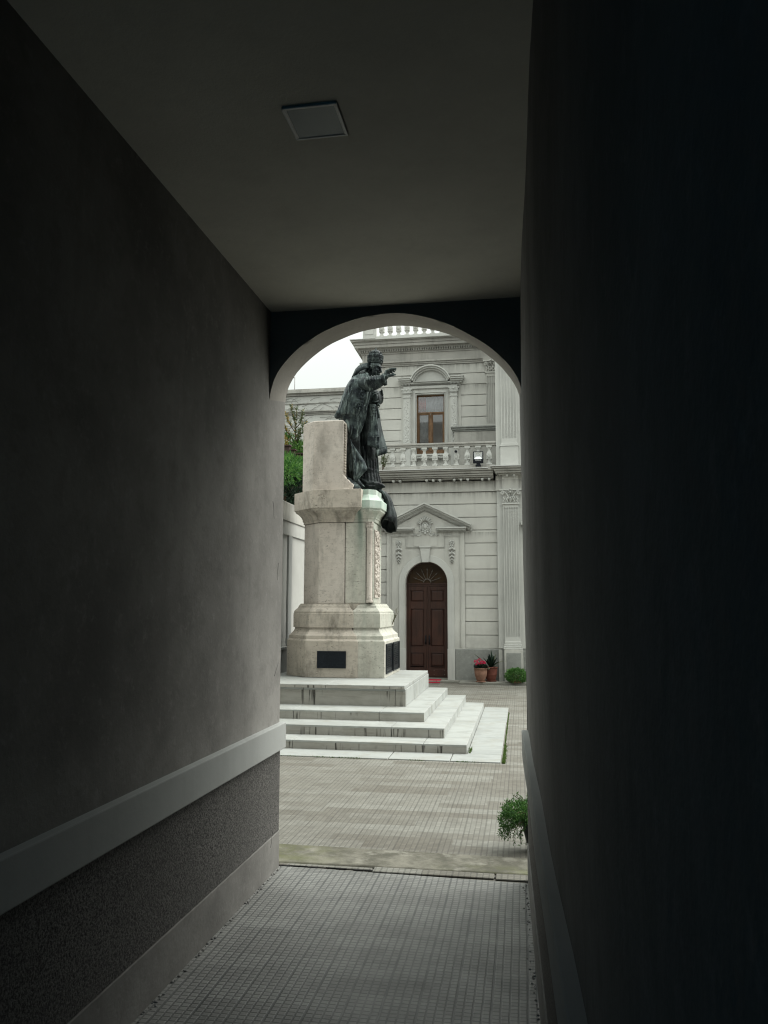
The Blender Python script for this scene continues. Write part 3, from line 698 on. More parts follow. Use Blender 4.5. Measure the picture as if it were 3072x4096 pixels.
def capital(x0,x1,z0,z1,yb,par,mat='fac2'):
    m=MB(); w_=x1-x0; cx=(x0+x1)/2; h=z1-z0
    m.box(x0-.02,x1+.02,yb-.10,yb-.02,z0-.02,z0+.012)
    m.rings([[(x0+.005,yb-.075,z0+.012),(x1-.005,yb-.075,z0+.012),(x1-.005,yb,z0+.012),(x0+.005,yb,z0+.012)],[(x0+.0,yb-.08,z0+h*.6),(x1,yb-.08,z0+h*.6),(x1,yb,z0+h*.6),(x0,yb,z0+h*.6)],[(x0-.035,yb-.11,z1-.04),(x1+.035,yb-.11,z1-.04),(x1+.035,yb,z1-.04),(x0-.035,yb,z1-.04)]],smooth=False)
    m.box(x0-.065,x1+.065,yb-.14,yb,z1-.036,z1)
    def vol(cx_,cz,r,s):
        pts=[];rad=[]
        for i in range(22):
            t=i/21*2.2*2*PI; rr=r*(1-i/24); pts.append((cx_+s*rr*math.cos(t+PI/2),yb-.125,cz+rr*math.sin(t+PI/2))); rad.append(.012*(1-.4*i/21))
        m.tube(pts,rad,6)
    vol(x0-.005,z1-.09,.05,-1); vol(x1+.005,z1-.09,.05,1)
    for s in (-1,1):
        m.tube([(cx+s*.02,yb-.10,z0+.05),(cx+s*.06,yb-.11,z0+h*.5),(cx+s*w_*.36,yb-.12,z1-.06),(cx+s*w_*.44,yb-.125,z1-.045)],[.014,.016,.014,.01],6)
        m.tube([(cx+s*.015,yb-.10,z0+h*.55),(cx+s*.05,yb-.12,z1-.06),(cx+s*.03,yb-.13,z1-.03)],[.012,.012,.009],6)
    for k in range(5):
        xx=lerp(x0+.03,x1-.03,k/4)
        for j in range(3): leafblob(m,xx,z0+.02+j*.035,(-.25+.5*((k+j)%2)),.97,.065,.034,yb-.09-.008*j,.02)
    m.ball((cx,yb-.13,z1-.07),(.03,.025,.035),8,6); m.ball((cx,yb-.15,z1-.012),(.028,.02,.03),8,6)
    return P_('capital',m,MAT[mat],par)
p1=pilaster(-.385,-.028,.93,4.115,6,Y-.08)
capital(-.395,-.022,4.13,4.465,Y-.08,p1)
m=MB()
for a,b,pj,ex in ((.88,.94,.085,.005),(.838,.878,.10,.018),(.80,.836,.115,.03),(.762,.798,.125,.036)): m.box(-.385-ex,-.028+ex,Y-.08-pj,Y-.08,a,b)
P_('pilaster_base',m,MAT['fac2'],p1,bevel=.010,seg=3)
m=MB(); m.box(-.405,.02,Y-.215,Y-.08,0,.76); P_('pilaster_plinth',m,MAT['fac'],p1,bevel=.006)
m=MB(); m.box(-.36,-.025,Y-.222,Y-.2,.08,.69); P_('plinth_panel',m,MAT['plinth'],p1,bevel=.008)
m=MB(); m.box(-.535,3.4,Y-.12,Y-.08,0,.758); P_('plinth',m,MAT['plinth'])
m=MB(); m.box(-.54,3.4,Y-.115,Y-.08,.78,.80); m.box(-.535,-.45,Y-.128,Y-.12,0,.752); P_('plinth_cap',m,MAT['fac'],bevel=.004)
# entablature of right bay
m=MB(); m.box(-.55,3.5,Y-.09,Y-.05,4.472,4.80); m.box(-.395,-.02,Y-.16,Y-.08,4.4665,4.80); m.box(-.56,3.5,Y-.11,Y-.05,4.447,4.470)
P_('frieze',m,MAT['fac'])
m=MB(); 
for a,b,p in ((4.80,4.83,.20),(4.832,4.875,.27),(4.877,4.93,.30),(4.932,4.975,.34)): m.box(-.30-p*.95,3.5,Y-.06-p,Y+.3,a,b)
P_('cornice',m,MAT['dirtyfac'],bevel=.012,seg=2)
m=MB(); m.box(-.66,3.5,Y-.42,Y+.3,4.9755,4.99); P_('cornice_flashing',m,MAT['white'])
m=MB()
for x in (-.12,-.28): m=MB(); m.box(x-.028,x+.028,Y-.25,Y-.10,4.765,4.801); m.box(x-.015,x+.015,Y-.23,Y-.12,4.75,4.766); P_('gutta',m,MAT['fac2'])
p2=pilaster(-.40,-.03,5.56,9.3,5,Y-.08)
m=MB(); m.box(-.43,-.015,Y-.20,Y-.08,4.99,5.48); m.box(-.45,.0,Y-.215,Y-.08,5.482,5.50); m.box(-.42,-.015,Y-.18,Y-.08,5.502,5.56)
P_('pilaster_base',m,MAT['fac2'],p2,bevel=.008,seg=2)
m=MB(); m.box(-.60,-.2,Y-.02,Y+.02,3.60,3.68); m=MB(); m.box(.02,.5,Y-.20,Y-.08,3.62,3.70); m.box(.05,.5,Y-.16,Y-.08,3.55,3.62); P_('window_hood',m,MAT['fac2'],bevel=.006)
# ---- balustrades
def baluster_mb(x,y,z0,z1,w_=.066):
    m=MB(); h=z1-z0
    m.box(x-w_,x+w_,y-w_,y+w_,z0,z0+h*.075); m.box(x-w_*1.0,x+w_*1.0,y-w_,y+w_,z1-h*.10,z1)
    m.lathe([(w_*.8,h*.075),(w_*.8,h*.11),(w_*.58,h*.15),(w_*.56,h*.20),(w_*.80,h*.27),(w_*.85,h*.30)],(x,y,z0),12)
    m.box(x-w_*1.0,x+w_*1.0,y-w_,y+w_,z0+h*.30,z0+h*.345)
    m.rings([[(x-w_*.9,y-w_*.9,z0+h*.345),(x+w_*.9,y-w_*.9,z0+h*.345),(x+w_*.9,y+w_*.9,z0+h*.345),(x-w_*.9,y+w_*.9,z0+h*.345)],
             [(x-w_*.98,y-w_*.95,z0+h*.5),(x+w_*.98,y-w_*.95,z0+h*.5),(x+w_*.98,y+w_*.95,z0+h*.5),(x-w_*.98,y+w_*.95,z0+h*.5)],
             [(x-w_*.9,y-w_*.85,z0+h*.58),(x+w_*.9,y-w_*.85,z0+h*.58),(x+w_*.9,y+w_*.85,z0+h*.58),(x-w_*.9,y+w_*.85,z0+h*.58)],
             [(x-w_*.55,y-w_*.5,z0+h*.70),(x+w_*.55,y-w_*.5,z0+h*.70),(x+w_*.55,y+w_*.5,z0+h*.70),(x-w_*.55,y+w_*.5,z0+h*.70)],
             [(x-w_*.45,y-w_*.45,z0+h*.80),(x+w_*.45,y-w_*.45,z0+h*.80),(x+w_*.45,y+w_*.45,z0+h*.80),(x-w_*.45,y+w_*.45,z0+h*.80)],
             [(x-w_*.85,y-w_*.8,z1-h*.10),(x+w_*.85,y-w_*.8,z1-h*.10),(x+w_*.85,y+w_*.8,z1-h*.10),(x-w_*.85,y+w_*.8,z1-h*.10)]],smooth=False)
    m.lathe([(w_*.60,0),(w_*.60,.012),(w_*.5,.018),(w_*.36,.010),(w_*.3,.010),(w_*.2,.022),(.001,.024)],(x,y-w_*.93,z0+h*.455),14,ax=(0,-1,0))
    return m
def balustrade(name,xs,y,z0,z1,rail,base,mat,bmat,lab,post=None,w_=.066):
    bs=MB(); 
    for b in base: bs.box(*b)
    for b in rail: bs.box(*b)
    if post:
        for b in post: bs.box(*b)
    o=P_(name,bs,MAT[mat],bevel=.010,seg=2); tag(o,lab)
    first=baluster_mb(xs[0],y,z0,z1,w_).build('baluster',MAT[bmat],o,bevel=.003)
    for x in xs[1:]:
        c=first.copy(); COL.objects.link(c); c.parent=o; c.location=(x-xs[0],0,0)
    return o
xs=[-.699-.2588*i for i in range(17)]
balustrade('balustrade',xs,Y+.05,5.09,5.548,[(-5.9,-.522,Y-.045,Y+.145,5.60,5.645),(-5.9,-.522,Y-.02,Y+.12,5.552,5.60)],[(-5.9,-.522,Y-.03,Y+.13,4.963,5.085)],'dirtyfac','fac2','balcony balustrade with a stained handrail')
xs=[-3.47+.2225*i for i in range(14)]
balustrade('balustrade',xs,20.0,8.70,9.16,[(-3.6,-.4,19.9,20.1,9.16,9.26)],[(-3.95,-.4,19.88,20.12,8.62,8.70)],'fac2','fac','roof balustrade with a corner post',post=[(-3.95,-3.625,19.86,20.14,8.64,9.35),(-3.9,-3.67,19.85,19.86,8.75,9.2)])
# ---- upper storey wall
U=20.2
m=MB()
gz=[5.40,5.69,5.981,6.264,6.552,6.842,7.128,7.412,7.703,7.96]
for a,b in zip(gz,gz[1:]):
    if b>7.72: m.box(-4.0,-.79,U,U+.04,a+gv,b); continue
    m.box(-4.0,-2.985,U,U+.04,a+gv,b-gv); m.box(-1.44,-.79,U,U+.04,a+gv,b-gv)
P_('rustic_blocks',m,MAT['fac'],bevel=.004)
m=MB(); m.box(-4.0,-2.60,U+.03,U+9,4.95,8.35); m.box(-1.85,-.45,U+.03,U+9,4.95,8.35); m.box(-2.60,-1.85,U+.03,U+9,7.19,8.35); m.box(-2.60,-1.85,U+.03,U+.4,4.95,5.62)
m.box(-2.985,-2.60,U-.012,U+.03,4.95,7.6); m.box(-1.85,-1.44,U-.012,U+.03,4.95,7.6); m.box(-2.6,-1.85,U-.0125,U+.03,7.19,7.6)
m.box(-4,-.4,19.2,U+.05,4.955,4.985); m.box(-2.6,-1.85,U+1.6,U+1.7,5,8)
P_('wall',m,MAT['fac'])
# entablature & roof cornice
m=MB(); m.box(-4.02,-.4,U-.02,U+.1,8.10,8.335)
for a,b,p in ((7.965,8.0,.03),(8.002,8.045,.05),(8.047,8.09,.085)): m.box(-4.0-p,-.4,U-p,U+.1,a,b)
m.box(-.87,-.52,U-.11,U-.06,7.97,8.09)
P_('frieze',m,MAT['dirtyfac'],bevel=.004)
m=MB()
for a,b,p in ((8.3,8.335,.04),(8.415,8.45,.11),(8.452,8.525,.20),(8.527,8.60,.225),(8.602,8.645,.28)): m.box(-4.0-p,-.3,U-p,U+9,a,b)
m.box(-4.05,-.3,U-.05,U+.2,8.336,8.414)
i=0; x=-4.07
while x<-.45: m.lathe([(.001,0),(.016,.006),(.021,.022),(.016,.045),(.012,.05)],(x,U-.085,8.343),8); m.box(x-.023,x+.023,U-.105,U-.05,8.39,8.414); x+=.062
P_('roof_cornice',m,MAT['dirtyfac'])
m=MB(); m.box(-4.31,-.3,U-.31,U+9,8.6455,8.662); P_('cornice_flashing',m,MAT['white'])
# upper fluted pilaster left of the bay + capital
p3=pilaster(-.786,-.555,6.22,7.66,5,U,'pilaster','fac')
capital(-.796,-.545,7.68,7.985,U,p3,'fac')
m=MB(); m.box(-1.60,-.5,19.92,U,5.0,6.11); P_('parapet_block',m,MAT['dirtyfac'],bevel=.006)
m=MB()
for a,b,p in ((6.112,6.15,.02),(6.152,6.20,.05),(6.202,6.235,.08)): m.box(-1.60-p,-.5,19.92-p,U,a,b)
P_('parapet_coping',m,MAT['plinth'],bevel=.006)
# ---- window with aedicule
WX0,WX1,WZ0,WZ1=-2.594,-1.858,5.645,7.19; WY=U+.10
m=MB()
m.box(WX0,WX1,WY-.015,WY+.045,6.70,6.735); m.box(WX0,WX0+.04,WY-.01,WY+.05,WZ0,WZ1); m.box(WX1-.04,WX1,WY-.01,WY+.05,WZ0,WZ1)
m.box(WX0+.04,WX1-.04,WY-.01,WY+.05,WZ1-.035,WZ1); m.box(WX0+.04,WX1-.04,WY-.01,WY+.05,WZ0,WZ0+.06)
m.box(-2.262,-2.198,WY-.02,WY+.04,WZ0+.06,6.70)
for a,b in ((WX0+.04,-2.262),(-2.198,WX1-.04)):
    m.box(a,a+.028,WY,WY+.035,WZ0+.06,6.70); m.box(b-.028,b,WY,WY+.035,WZ0+.06,6.70); m.box(a+.028,b-.028,WY,WY+.035,6.665,6.70); m.box(a+.028,b-.028,WY,WY+.035,WZ0+.06,WZ0+.10)
win=P_('window',m,MAT['winwood'],bevel=.003)
for (a,b,c_,d) in ((WX0+.04,WX1-.04,6.735,WZ1-.035),(WX0+.068,-2.29,WZ0+.1,6.665),(-2.17,WX1-.068,WZ0+.1,6.665)):
    m=MB(); m.box(a,b,WY+.012,WY+.018,c_,d); P_('pane',m,MAT['glass'],win)
m=MB(); m.tube([(-2.232,WY-.03,6.62),(-2.232,WY-.05,6.64),(-2.232,WY-.05,6.69)],.008,6); P_('window_handle',m,MAT['iron'],win)
def curtain(x0,x1,z0,z1,mat,y):
    m=MB(); n_=24; vs=[]
    for i in range(n_+1):
        x=lerp(x0,x1,i/n_); yy=y+.018*math.sin(i*1.9)
        vs+=[(x,yy,z0),(x,yy,z1)]
    m.add(vs,[(2*i,2*i+2,2*i+3,2*i+1) for i in range(n_)],True); return P_('curtain',m,MAT[mat],win,solid=.004)
curtain(WX0+.03,-2.36,6.74,7.18,'curtain',WY+.10); curtain(-2.36,WX1-.03,6.74,7.18,'gcurt',WY+.11)
curtain(WX0+.05,-2.30,5.7,6.69,'gcurt',WY+.12)
# architrave around the opening
m=MB()
for (e,p) in ((.085,.03),(.055,.045),(.02,.03)):
    y0=U-p
    m.box(WX0-e,WX0-e+.025,y0,U-.012,5.55,WZ1+e); m.box(WX1+e-.025,WX1+e,y0,U-.012,5.55,WZ1+e); m.box(WX0-e+.025,WX1+e-.025,y0,U-.012,WZ1+e-.025,WZ1+e)
m.box(-2.70,-1.75,U-.12,U-.012,5.56,5.60); m.box(-2.68,-1.77,U-.09,U-.012,5.50,5.559)
P_('architrave',m,MAT['fac2'],win,bevel=.003)
for x0,x1 in ((-2.925,-2.74),(-1.708,-1.53)):
    m=MB(); m.box(x0,x1,U-.06,U-.012,5.3,7.10); m.box(x0+.03,x1-.03,U-.066,U-.06,5.75,7.04)
    rnd=random.Random(3)
    for k in range(90): m.ball((rnd.uniform(x0+.04,x1-.04),U-.066,rnd.uniform(5.78,7.02)),(.013,.008,.018),6,4)
    pp=P_('window_pilaster',m,MAT['fac2'],win)
    m=MB(); cx=(x0+x1)/2
    m.box(x0-.015,x1+.015,U-.08,U-.012,7.10,7.12); m.box(x0,x1,U-.075,U-.012,7.12,7.235); m.box(x0-.045,x1+.045,U-.10,U-.012,7.305,7.335); m.box(x0-.02,x1+.02,U-.09,U-.012,7.235,7.304)
    for s in (-1,1):
        pts=[];rad=[]
        for i in range(18):
            t=i/17*2*2*PI; rr=.042*(1-i/20); pts.append((cx+s*(x1-x0)*.52+s*rr*math.cos(t+PI/2),U-.10,7.245+rr*math.sin(t+PI/2))); rad.append(.010*(1-.4*i/17))
        m.tube(pts,rad,6)
    for i in range(7): leafblob(m,lerp(x0+.02,x1-.02,i/6),7.19,0,1,.06,.022,U-.095,.016)
    m.ball((cx,U-.10,7.30),(.03,.02,.03),8,6)
    m.box(x0,x1,U-.06,U-.012,7.336,7.40)
    P_('window_capital',m,MAT['fac2'],pp)
# entablature with segmental pediment
m=MB()
m.box(-2.74,-1.71,U-.05,U-.012,7.335,7.40)
def seg(mb,r,zc,cx,a0,a1,th,y0,y1,n=28):
    A=[(cx+r*math.cos(lerp(a0,a1,i/n)),zc+r*math.sin(lerp(a0,a1,i/n))) for i in range(n+1)]
    B=[(cx+(r-th)*math.cos(lerp(a0,a1,i/n)),zc+(r-th)*math.sin(lerp(a0,a1,i/n))) for i in range(n+1)]
    k=n+1; vs=[(x,y0,z) for x,z in A+B]+[(x,y1,z) for x,z in A+B]
    fs=[]
    for i in range(n): fs+=[(i,i+1,k+i+1,k+i),(2*k+i,3*k+i,3*k+i+1,2*k+i+1),(i,2*k+i,2*k+i+1,i+1),(k+i,k+i+1,3*k+i+1,3*k+i)]
    fs+=[(0,k,3*k,2*k),(n,2*k+n,3*k+n,k+n)]; mb.add(vs,fs)
cx=-2.215; zc=7.36; 
for x0,x1 in ((-2.95,-2.72),(-1.71,-1.455)):
    for a,b,p in ((7.455,7.49,.10),(7.492,7.53,.15),(7.532,7.575,.19),(7.577,7.597,.215)):
        q=p*.5; m.box(x0-(q if x0<-2.5 else 0),x1+(q if x0>-2.5 else 0),U-p,U-.012,a,b)
    k=0; xx=x0
    while xx<x1-.02: m.box(xx,xx+.02,U-.09,U-.012,7.425,7.454); xx+=.036
m.box(-2.72,-1.71,U-.10,U-.012,7.455,7.49)
xx=-2.71
while xx<-1.72: m.box(xx,xx+.014,U-.075,U-.012,7.432,7.454); xx+=.026
a0=math.asin((7.59-zc)/.59); 
seg(m,.555,zc,cx,R(20),R(160),.030,U-.215,U-.012); seg(m,.524,zc,cx,R(20),R(160),.04,U-.17,U-.012); seg(m,.483,zc,cx,R(18),R(162),.04,U-.11,U-.012)
m.prism_y([(cx+.445*math.cos(R(t)),max(7.49,zc+.445*math.sin(R(t)))) for t in range(16,165,6)],U-.04,U-.012)
m.box(-2.66,-1.77,U-.14,U-.012,7.491,7.50)
P_('window_pediment',m,MAT['fac2'],win,bevel=.003)

# floodlight + camera on the balustrade
FL=empty('floodlight',(-.95,18.9,5.03),'square black floodlight standing at the balcony balustrade, lamp face up front','floodlight')
x0,x1,z0,z1=-1.073,-.83,5.105,5.385; fy=18.86
m=MB(); m.box(x0,x1,fy+.02,fy+.05,z0,z1); m.box(x0,x0+.022,fy,fy+.02,z0,z1); m.box(x1-.022,x1,fy,fy+.02,z0,z1); m.box(x0+.022,x1-.022,fy,fy+.02,z1-.018,z1); m.box(x0+.022,x1-.022,fy,fy+.02,z0,z0+.10)
m.build('housing',MAT['black'],FL,bevel=.004)
m=MB(); m.box(x0+.08,x1-.08,fy,fy+.06,z0-.03,z0); m.box(x0+.06,x1-.06,fy+.0,fy+.08,z0-.075,z0-.035); m.build('bracket',MAT['black'],FL)
m=MB(); a,b,c_,d=x0+.022,x1-.022,z0+.10,z1-.018; e=.055
q=[(a,fy+.002,c_),(b,fy+.002,c_),(b,fy+.002,d),(a,fy+.002,d),(a+e,fy+.019,c_+.06),(b-e,fy+.019,c_+.06),(b-e,fy+.019,d-.05),(a+e,fy+.019,d-.05)]
m.add(q,[(0,1,5,4),(1,2,6,5),(2,3,7,6),(3,0,4,7)]); m.build('reflector',MAT['chrome'],FL)
m=MB(); m.box(a+e,b-e,fy+.0185,fy+.0198,c_+.06,d-.05); m.build('led_panel',MAT['led'],FL)
tc=bpy.data.curves.new('t','FONT'); tc.body='COCO'; tc.size=.045; tc.extrude=.001; tc.align_x='CENTER'
to=bpy.data.objects.new('t',tc); me=bpy.data.meshes.new_from_object(to); bpy.data.objects.remove(to)
lo=bpy.data.objects.new('lettering',me); COL.objects.link(lo); me.materials.append(MAT['white'])
me.transform(Matrix.Translation((-.9515,fy-.0015,z0+.055))@Matrix.Rotation(PI/2,4,'X')); lo.parent=FL; lo.matrix_parent_inverse=Matrix.Translation(-FL.location)
SC=empty('security_camera',(-1.47,18.98,5.36),'small white security camera with a dark lens fixed to a baluster','camera')
m=MB(); m.tube([(-1.475,19.0,5.42),(-1.475,18.86,5.405)],.026,12); m.build('body',MAT['white'],SC)
m=MB(); m.tube([(-1.475,18.865,5.40),(-1.475,18.845,5.398)],.034,12); m.build('lens',MAT['black'],SC)
# kerb slab in front of the facade
m=MB()
xk=[-7,-3.4,-2.9,-1.95,-1.42,-.9,-.2,.55,3]
for a,b in zip(xk,xk[1:]): m.box(a+.003,b-.003,18.42 if a>-1.5 else 18.66,19.0,0,.045)
tag(m.build('kerb',MAT['kerb'],bevel=.006),kind='structure')
# red mat
m=MB(); vs=[];n1,n2=16,6
for i in range(n1+1):
    for j in range(n2+1): vs.append((lerp(-2.60,-1.86,i/n1),lerp(18.52,18.94,j/n2),.053 if lerp(18.52,18.94,j/n2)>18.66 else .012+.002*math.sin(i)))
m.add(vs,[(i*(n2+1)+j,(i+1)*(n2+1)+j,(i+1)*(n2+1)+j+1,i*(n2+1)+j+1) for i in range(n1) for j in range(n2)]); 
tag(m.build('doormat',MAT['mat'],solid=.012),'red doormat lying in front of the arched wooden door','doormat')

# ================================================================== garden wall on the left
GW=empty('garden_wall',(-3.95,13,0),'long pale garden wall with recessed panels, white strip and marble dado','wall')
X=-3.91
m=MB(); m.box(X-.6,X-.05,5.36,26,0,3.17); m.build('wall',MAT['fac2'],GW)
m=MB(); m.box(X-.62,X,5.36,26,3.17,3.49); m.build('coping',MAT['fac'],GW,bevel=.008)
m=MB(); m.box(X-.05,X-.02,5.36,26,2.935,3.169); m.build('upper_band',MAT['fac2'],GW,bevel=.004)
m=MB()
for y in (13.36,8.2,10.8,15.9,18.5,21): m.box(X-.05,X-.02,y,y+.21,1.06,2.934)
m.build('panel_strip',MAT['band'],GW,bevel=.004)
m=MB(); m.box(X-.05,X-.0,5.36,26,0,1.0); m.box(X-.05,X+.012,5.36,26,1.001,1.048); m.build('dado',MAT['marb'],GW,bevel=.004)
# ================================================================== far building
FB=empty('terrace_building',(-6,24,0),'low pale building behind the statue, its wall webbed with bare creeper','building')
m=MB(); m.box(-16,-4.3,24,34,0,8.32); m.build('wall',MAT['fac2'],FB)
m=MB(); m.box(-16,-4.3,23.94,24,8.33,8.40); m.box(-16,-4.3,23.86,34,8.401,8.47); m.box(-16,-4.3,23.90,34,8.471,8.53)
for z,p in ((7.76,.05),(7.80,.09),(7.715,.03)): m.box(-16,-4.3,24-p,24,z,z+.03)
m.box(-16,-4.3,23.975,24,8.075,8.09)
m.build('string_course',MAT['dirtyfac'],FB)
rnd=random.Random(5); m=MB()
for k in range(130):
    x=rnd.uniform(-8,-5); z=rnd.uniform(6.5,8.25); a=rnd.uniform(-.5,.9) if rnd.random()<.7 else rnd.uniform(-PI,PI); pts=[]
    for i in range(rnd.randint(4,11)):
        pts.append((x,23.985,z)); x+=.09*math.cos(a); z+=.06*math.sin(a); a+=rnd.uniform(-.55,.55)
        if z>8.28: break
    if len(pts)>2: m.tube(pts,[.0055*(1-.7*i/len(pts)) for i in range(len(pts))],4)
m.build('bare_creeper',MAT['vine'],FB)
m=MB(); m.tube([(-7.02,24.2,8.5),(-7.02,24.2,9.02)],.010,6); m.tube([(-7.05,24.2,8.98),(-7.05,24.2,9.04)],.012,5); m.build('antenna',MAT['iron'],FB)
# terrace ground behind the garden wall + brown planter wall
m=MB(); m.box(-12,X-.6,9,23.9,0,3.2); tag(m.build('terrace_ground',MAT['soil']),kind='structure')
BP=empty('stepped_planter',(-4.8,15.5,3.2),'brown boarded stepped planter between the shrubs above the garden wall','planter')
m=MB(); m.box(-6.5,-4.70,15.9,16.0,4.4,5.04); m.box(-4.70,-4.60,15.9,16.0,4.5,4.95); m.box(-4.62,-4.1,15.91,16.01,4.3,4.86); m.box(-4.8,-4.45,15.95,16.05,4.1,4.5)
m.box(-6.5,-4.1,16.01,16.7,3.2,4.3)
m.build('boards',MAT['brown'],BP,bevel=.01)
m=MB(); m.box(-6.5,-4.68,15.87,16.03,5.04,5.065); m.box(-4.69,-4.57,15.87,16.03,4.95,4.97); m.box(-4.56,-4.1,15.87,16.04,4.865,4.885); m.build('capping',MAT['brown'],BP)
# ================================================================== monument
# steps: three treads and a block, each from separate slabs (joints visible)
ZB=[0,.114,.232,.351,.585,.634]
ST=empty('monument_steps',(-3,12,0),'broad white marble steps with dark drip stains under the monument','steps')
YB=13.95
def slab_course(name,x1,y0,z0,z1,joints,mat,lab=None,inner=.9,xr=None):
    # L shaped course: front run and right-hand run, cut at the joints
    m=MB(); xs=sorted(joints)+[x1-.001]; 
    a=X
    for b in xs:
        m.box(a+.0025,b-.0025,y0,y0+inner,z0,z1); a=b
    ys=[y0+inner]+(xr or [])+[YB]
    for p,q in zip(ys,ys[1:]): m.box(x1-inner,x1-.001,p+.0025,q-.0025,z0,z1)
    m.box(X,x1-inner-.003,y0+inner+.003,YB,z0,z1-.003)
    o=m.build(name,mat,ST,bevel=.006,seg=2)
    if lab: tag(o,lab)
    return o
slab_course('step',-.655,9.66,0,ZB[1],[-2.76,-1.17],MAT['marb'],'lowest step',xr=[11.6,12.9])
slab_course('step',-.955,10.09,ZB[1],ZB[2],[-3.9,-1.62],MAT['marb'],'middle step',xr=[12.1])
slab_course('step',-1.264,10.60,ZB[2],ZB[3],[-3.02,-1.86],MAT['marb'],'upper step',xr=[12.6])
slab_course('platform',-1.59,11.19,ZB[3],ZB[4]-.002,[-3.05,-1.74],MAT['marb'],'tall block course',xr=[12.7])
slab_course('platform_cap',-1.60,11.155,ZB[4],ZB[5],[-3.5,-2.72],MAT['marb'],xr=[12.55])
# dirty riser faces: thin face slabs 3 mm proud of the core, with drip staining
for (x1,y0,z0,z1,js) in ((-.656,9.66,.0,ZB[1]-.022,[-2.76,-1.17]),(-.956,10.09,ZB[1],ZB[2]-.022,[-3.9,-1.62]),(-1.265,10.60,ZB[2],ZB[3]-.022,[-3.02,-1.86]),(-1.591,11.19,ZB[3],ZB[4]-.03,[-3.05,-1.74]),(-1.601,11.155,ZB[4],ZB[5]-.012,[-3.5,-2.72])):
    m=MB(); a=X
    for b in js+[x1]: m.box(a+.004,b-.004,y0-.0035,y0,z0,z1); a=b
    m.build('riser_face',MAT['marbd'],ST)
m=MB()
for (a,b) in ((X,-2.98),(-2.97,-1.52),(-1.515,-.82),(-.815,-.257)): m.box(a+.003,b-.003,9.215,9.665,-.02,.012)
for (a,b) in ((9.67,10.9),(10.905,12.4),(12.41,14.2)): m.box(-.652,-.257 if a<12 else -.25,a,b,-.02,.012)
tag(m.build('marble_paving',MAT['marbg'],bevel=.004),kind='structure')
# moss along the slab
m=MB(); rnd=random.Random(11)
def leafquad(mb,p,d,L,W,nrm):
    d=Vector(d).normalized(); s=d.cross(Vector(nrm)); 
    if s.length<1e-4: s=d.cross(Vector((0.3,0.5,.8)))
    s.normalize(); up=s.cross(d); p=Vector(p)
    mb.add([p,p+d*L*.45+s*W/2+up*L*.06,p+d*L-up*L*.05,p+d*L*.45-s*W/2+up*L*.06],[(0,1,2),(0,2,3)])
def rv(r): 
    a=r.uniform(0,2*PI); z=r.uniform(-1,1); q=math.sqrt(1-z*z); return Vector((q*math.cos(a),q*math.sin(a),z))
for i in range(2600):
    y=9.2+4.4*(rnd.random()**1.8); wdt=.013 if y<10.4 else .006
    x=-.238+abs(rnd.gauss(0,wdt)); leafquad(m,(x,y,.0),(rnd.gauss(0,.5),rnd.gauss(0,.5),1),rnd.uniform(.008,.022 if y<10.4 else .012),.009,rv(rnd))
for i in range(160):
    x=rnd.choice([-2.62,-1.9,-2.1,-1.2,-.66,-1.95,-2.3])+rnd.gauss(0,.05); leafquad(m,(x,9.205,.0),(rnd.gauss(0,.5),-.3,1),rnd.uniform(.01,.025),.008,rv(rnd))
for i in range(60):
    leafquad(m,(-.64+abs(rnd.gauss(0,.012)),rnd.gauss(9.85,.10),.01),(rnd.gauss(.3,.5),rnd.gauss(0,.5),1),rnd.uniform(.02,.05),.008,rv(rnd))
tag(m.build('moss_and_grass',MAT['moss']),kind='stuff')
# ---- pedestal
PD=empty('monument_pedestal',(-2.9,13,.634),'tall stained travertine pedestal with a stele, carrying the bronze pope','pedestal')
def ped(name,poly,levels,mat,bev=.008):
    m=MB(); loft_plan(m,poly,levels); return m.build(name,mat,PD,bevel=bev,seg=2)
zb=.634
A=[(-3.32,12.24),(-2.49,12.24),(-2.49,13.82),(-3.32,13.82),(-3.72,13.46),(-3.72,12.62)]
B=[(-2.478,12.275),(-2.07,12.275),(-2.07,13.785),(-2.478,13.785)]
prof=[(0,zb),(0,1.186),(.012,1.204),(.026,1.212),(.028,1.268),(.05,1.285),(.085,1.32),(.108,1.36),(.114,1.385),(.088,1.392),(.088,1.61),(.098,1.614),(.094,1.628),(.10,1.646),(.125,1.672),(.155,1.70),(.168,1.735),(.186,1.747),(.19,1.765)]
ped('base',A,prof,MAT['travd'])
B2=[(-2.60,12.275),(-2.07,12.275),(-2.07,13.785),(-2.60,13.785)]
# right hand base, near face set slightly behind, joint line against the big block
def profB(poly): return [(d,z) for d,z in prof]
m=MB(); m.box(-2.9,-2.5,12.437,13.6,1.0,1.766); m.build('base_core',MAT['travd'],PD)
ped('base',[(-2.70,12.262),(-2.07,12.262),(-2.07,13.79),(-2.70,13.79)],[(d*1.0+.0,z) for d,z in prof],MAT['travg'])
# shafts
SA=[(-3.15,12.425),(-2.745,12.425),(-2.745,13.6),(-3.15,13.6),(-3.52,13.3),(-3.52,12.80)]
SA=[(-3.165,12.43),(-2.745,12.43),(-2.745,13.6),(-3.20,13.6),(-3.50,13.3),(-3.50,12.78)]
ped('shaft',SA,[(0,1.764),(0,3.05)],MAT['trav'],.012)
SBp=[(-2.738,12.44),(-2.40,12.44),(-2.40,12.475),(-2.285,12.475),(-2.285,13.14),(-2.45,13.5),(-2.738,13.5)]
m=MB(); m.prism_z(SBp,1.764,3.05); m.build('shaft',MAT['travg'],PD,bevel=.02,seg=3)
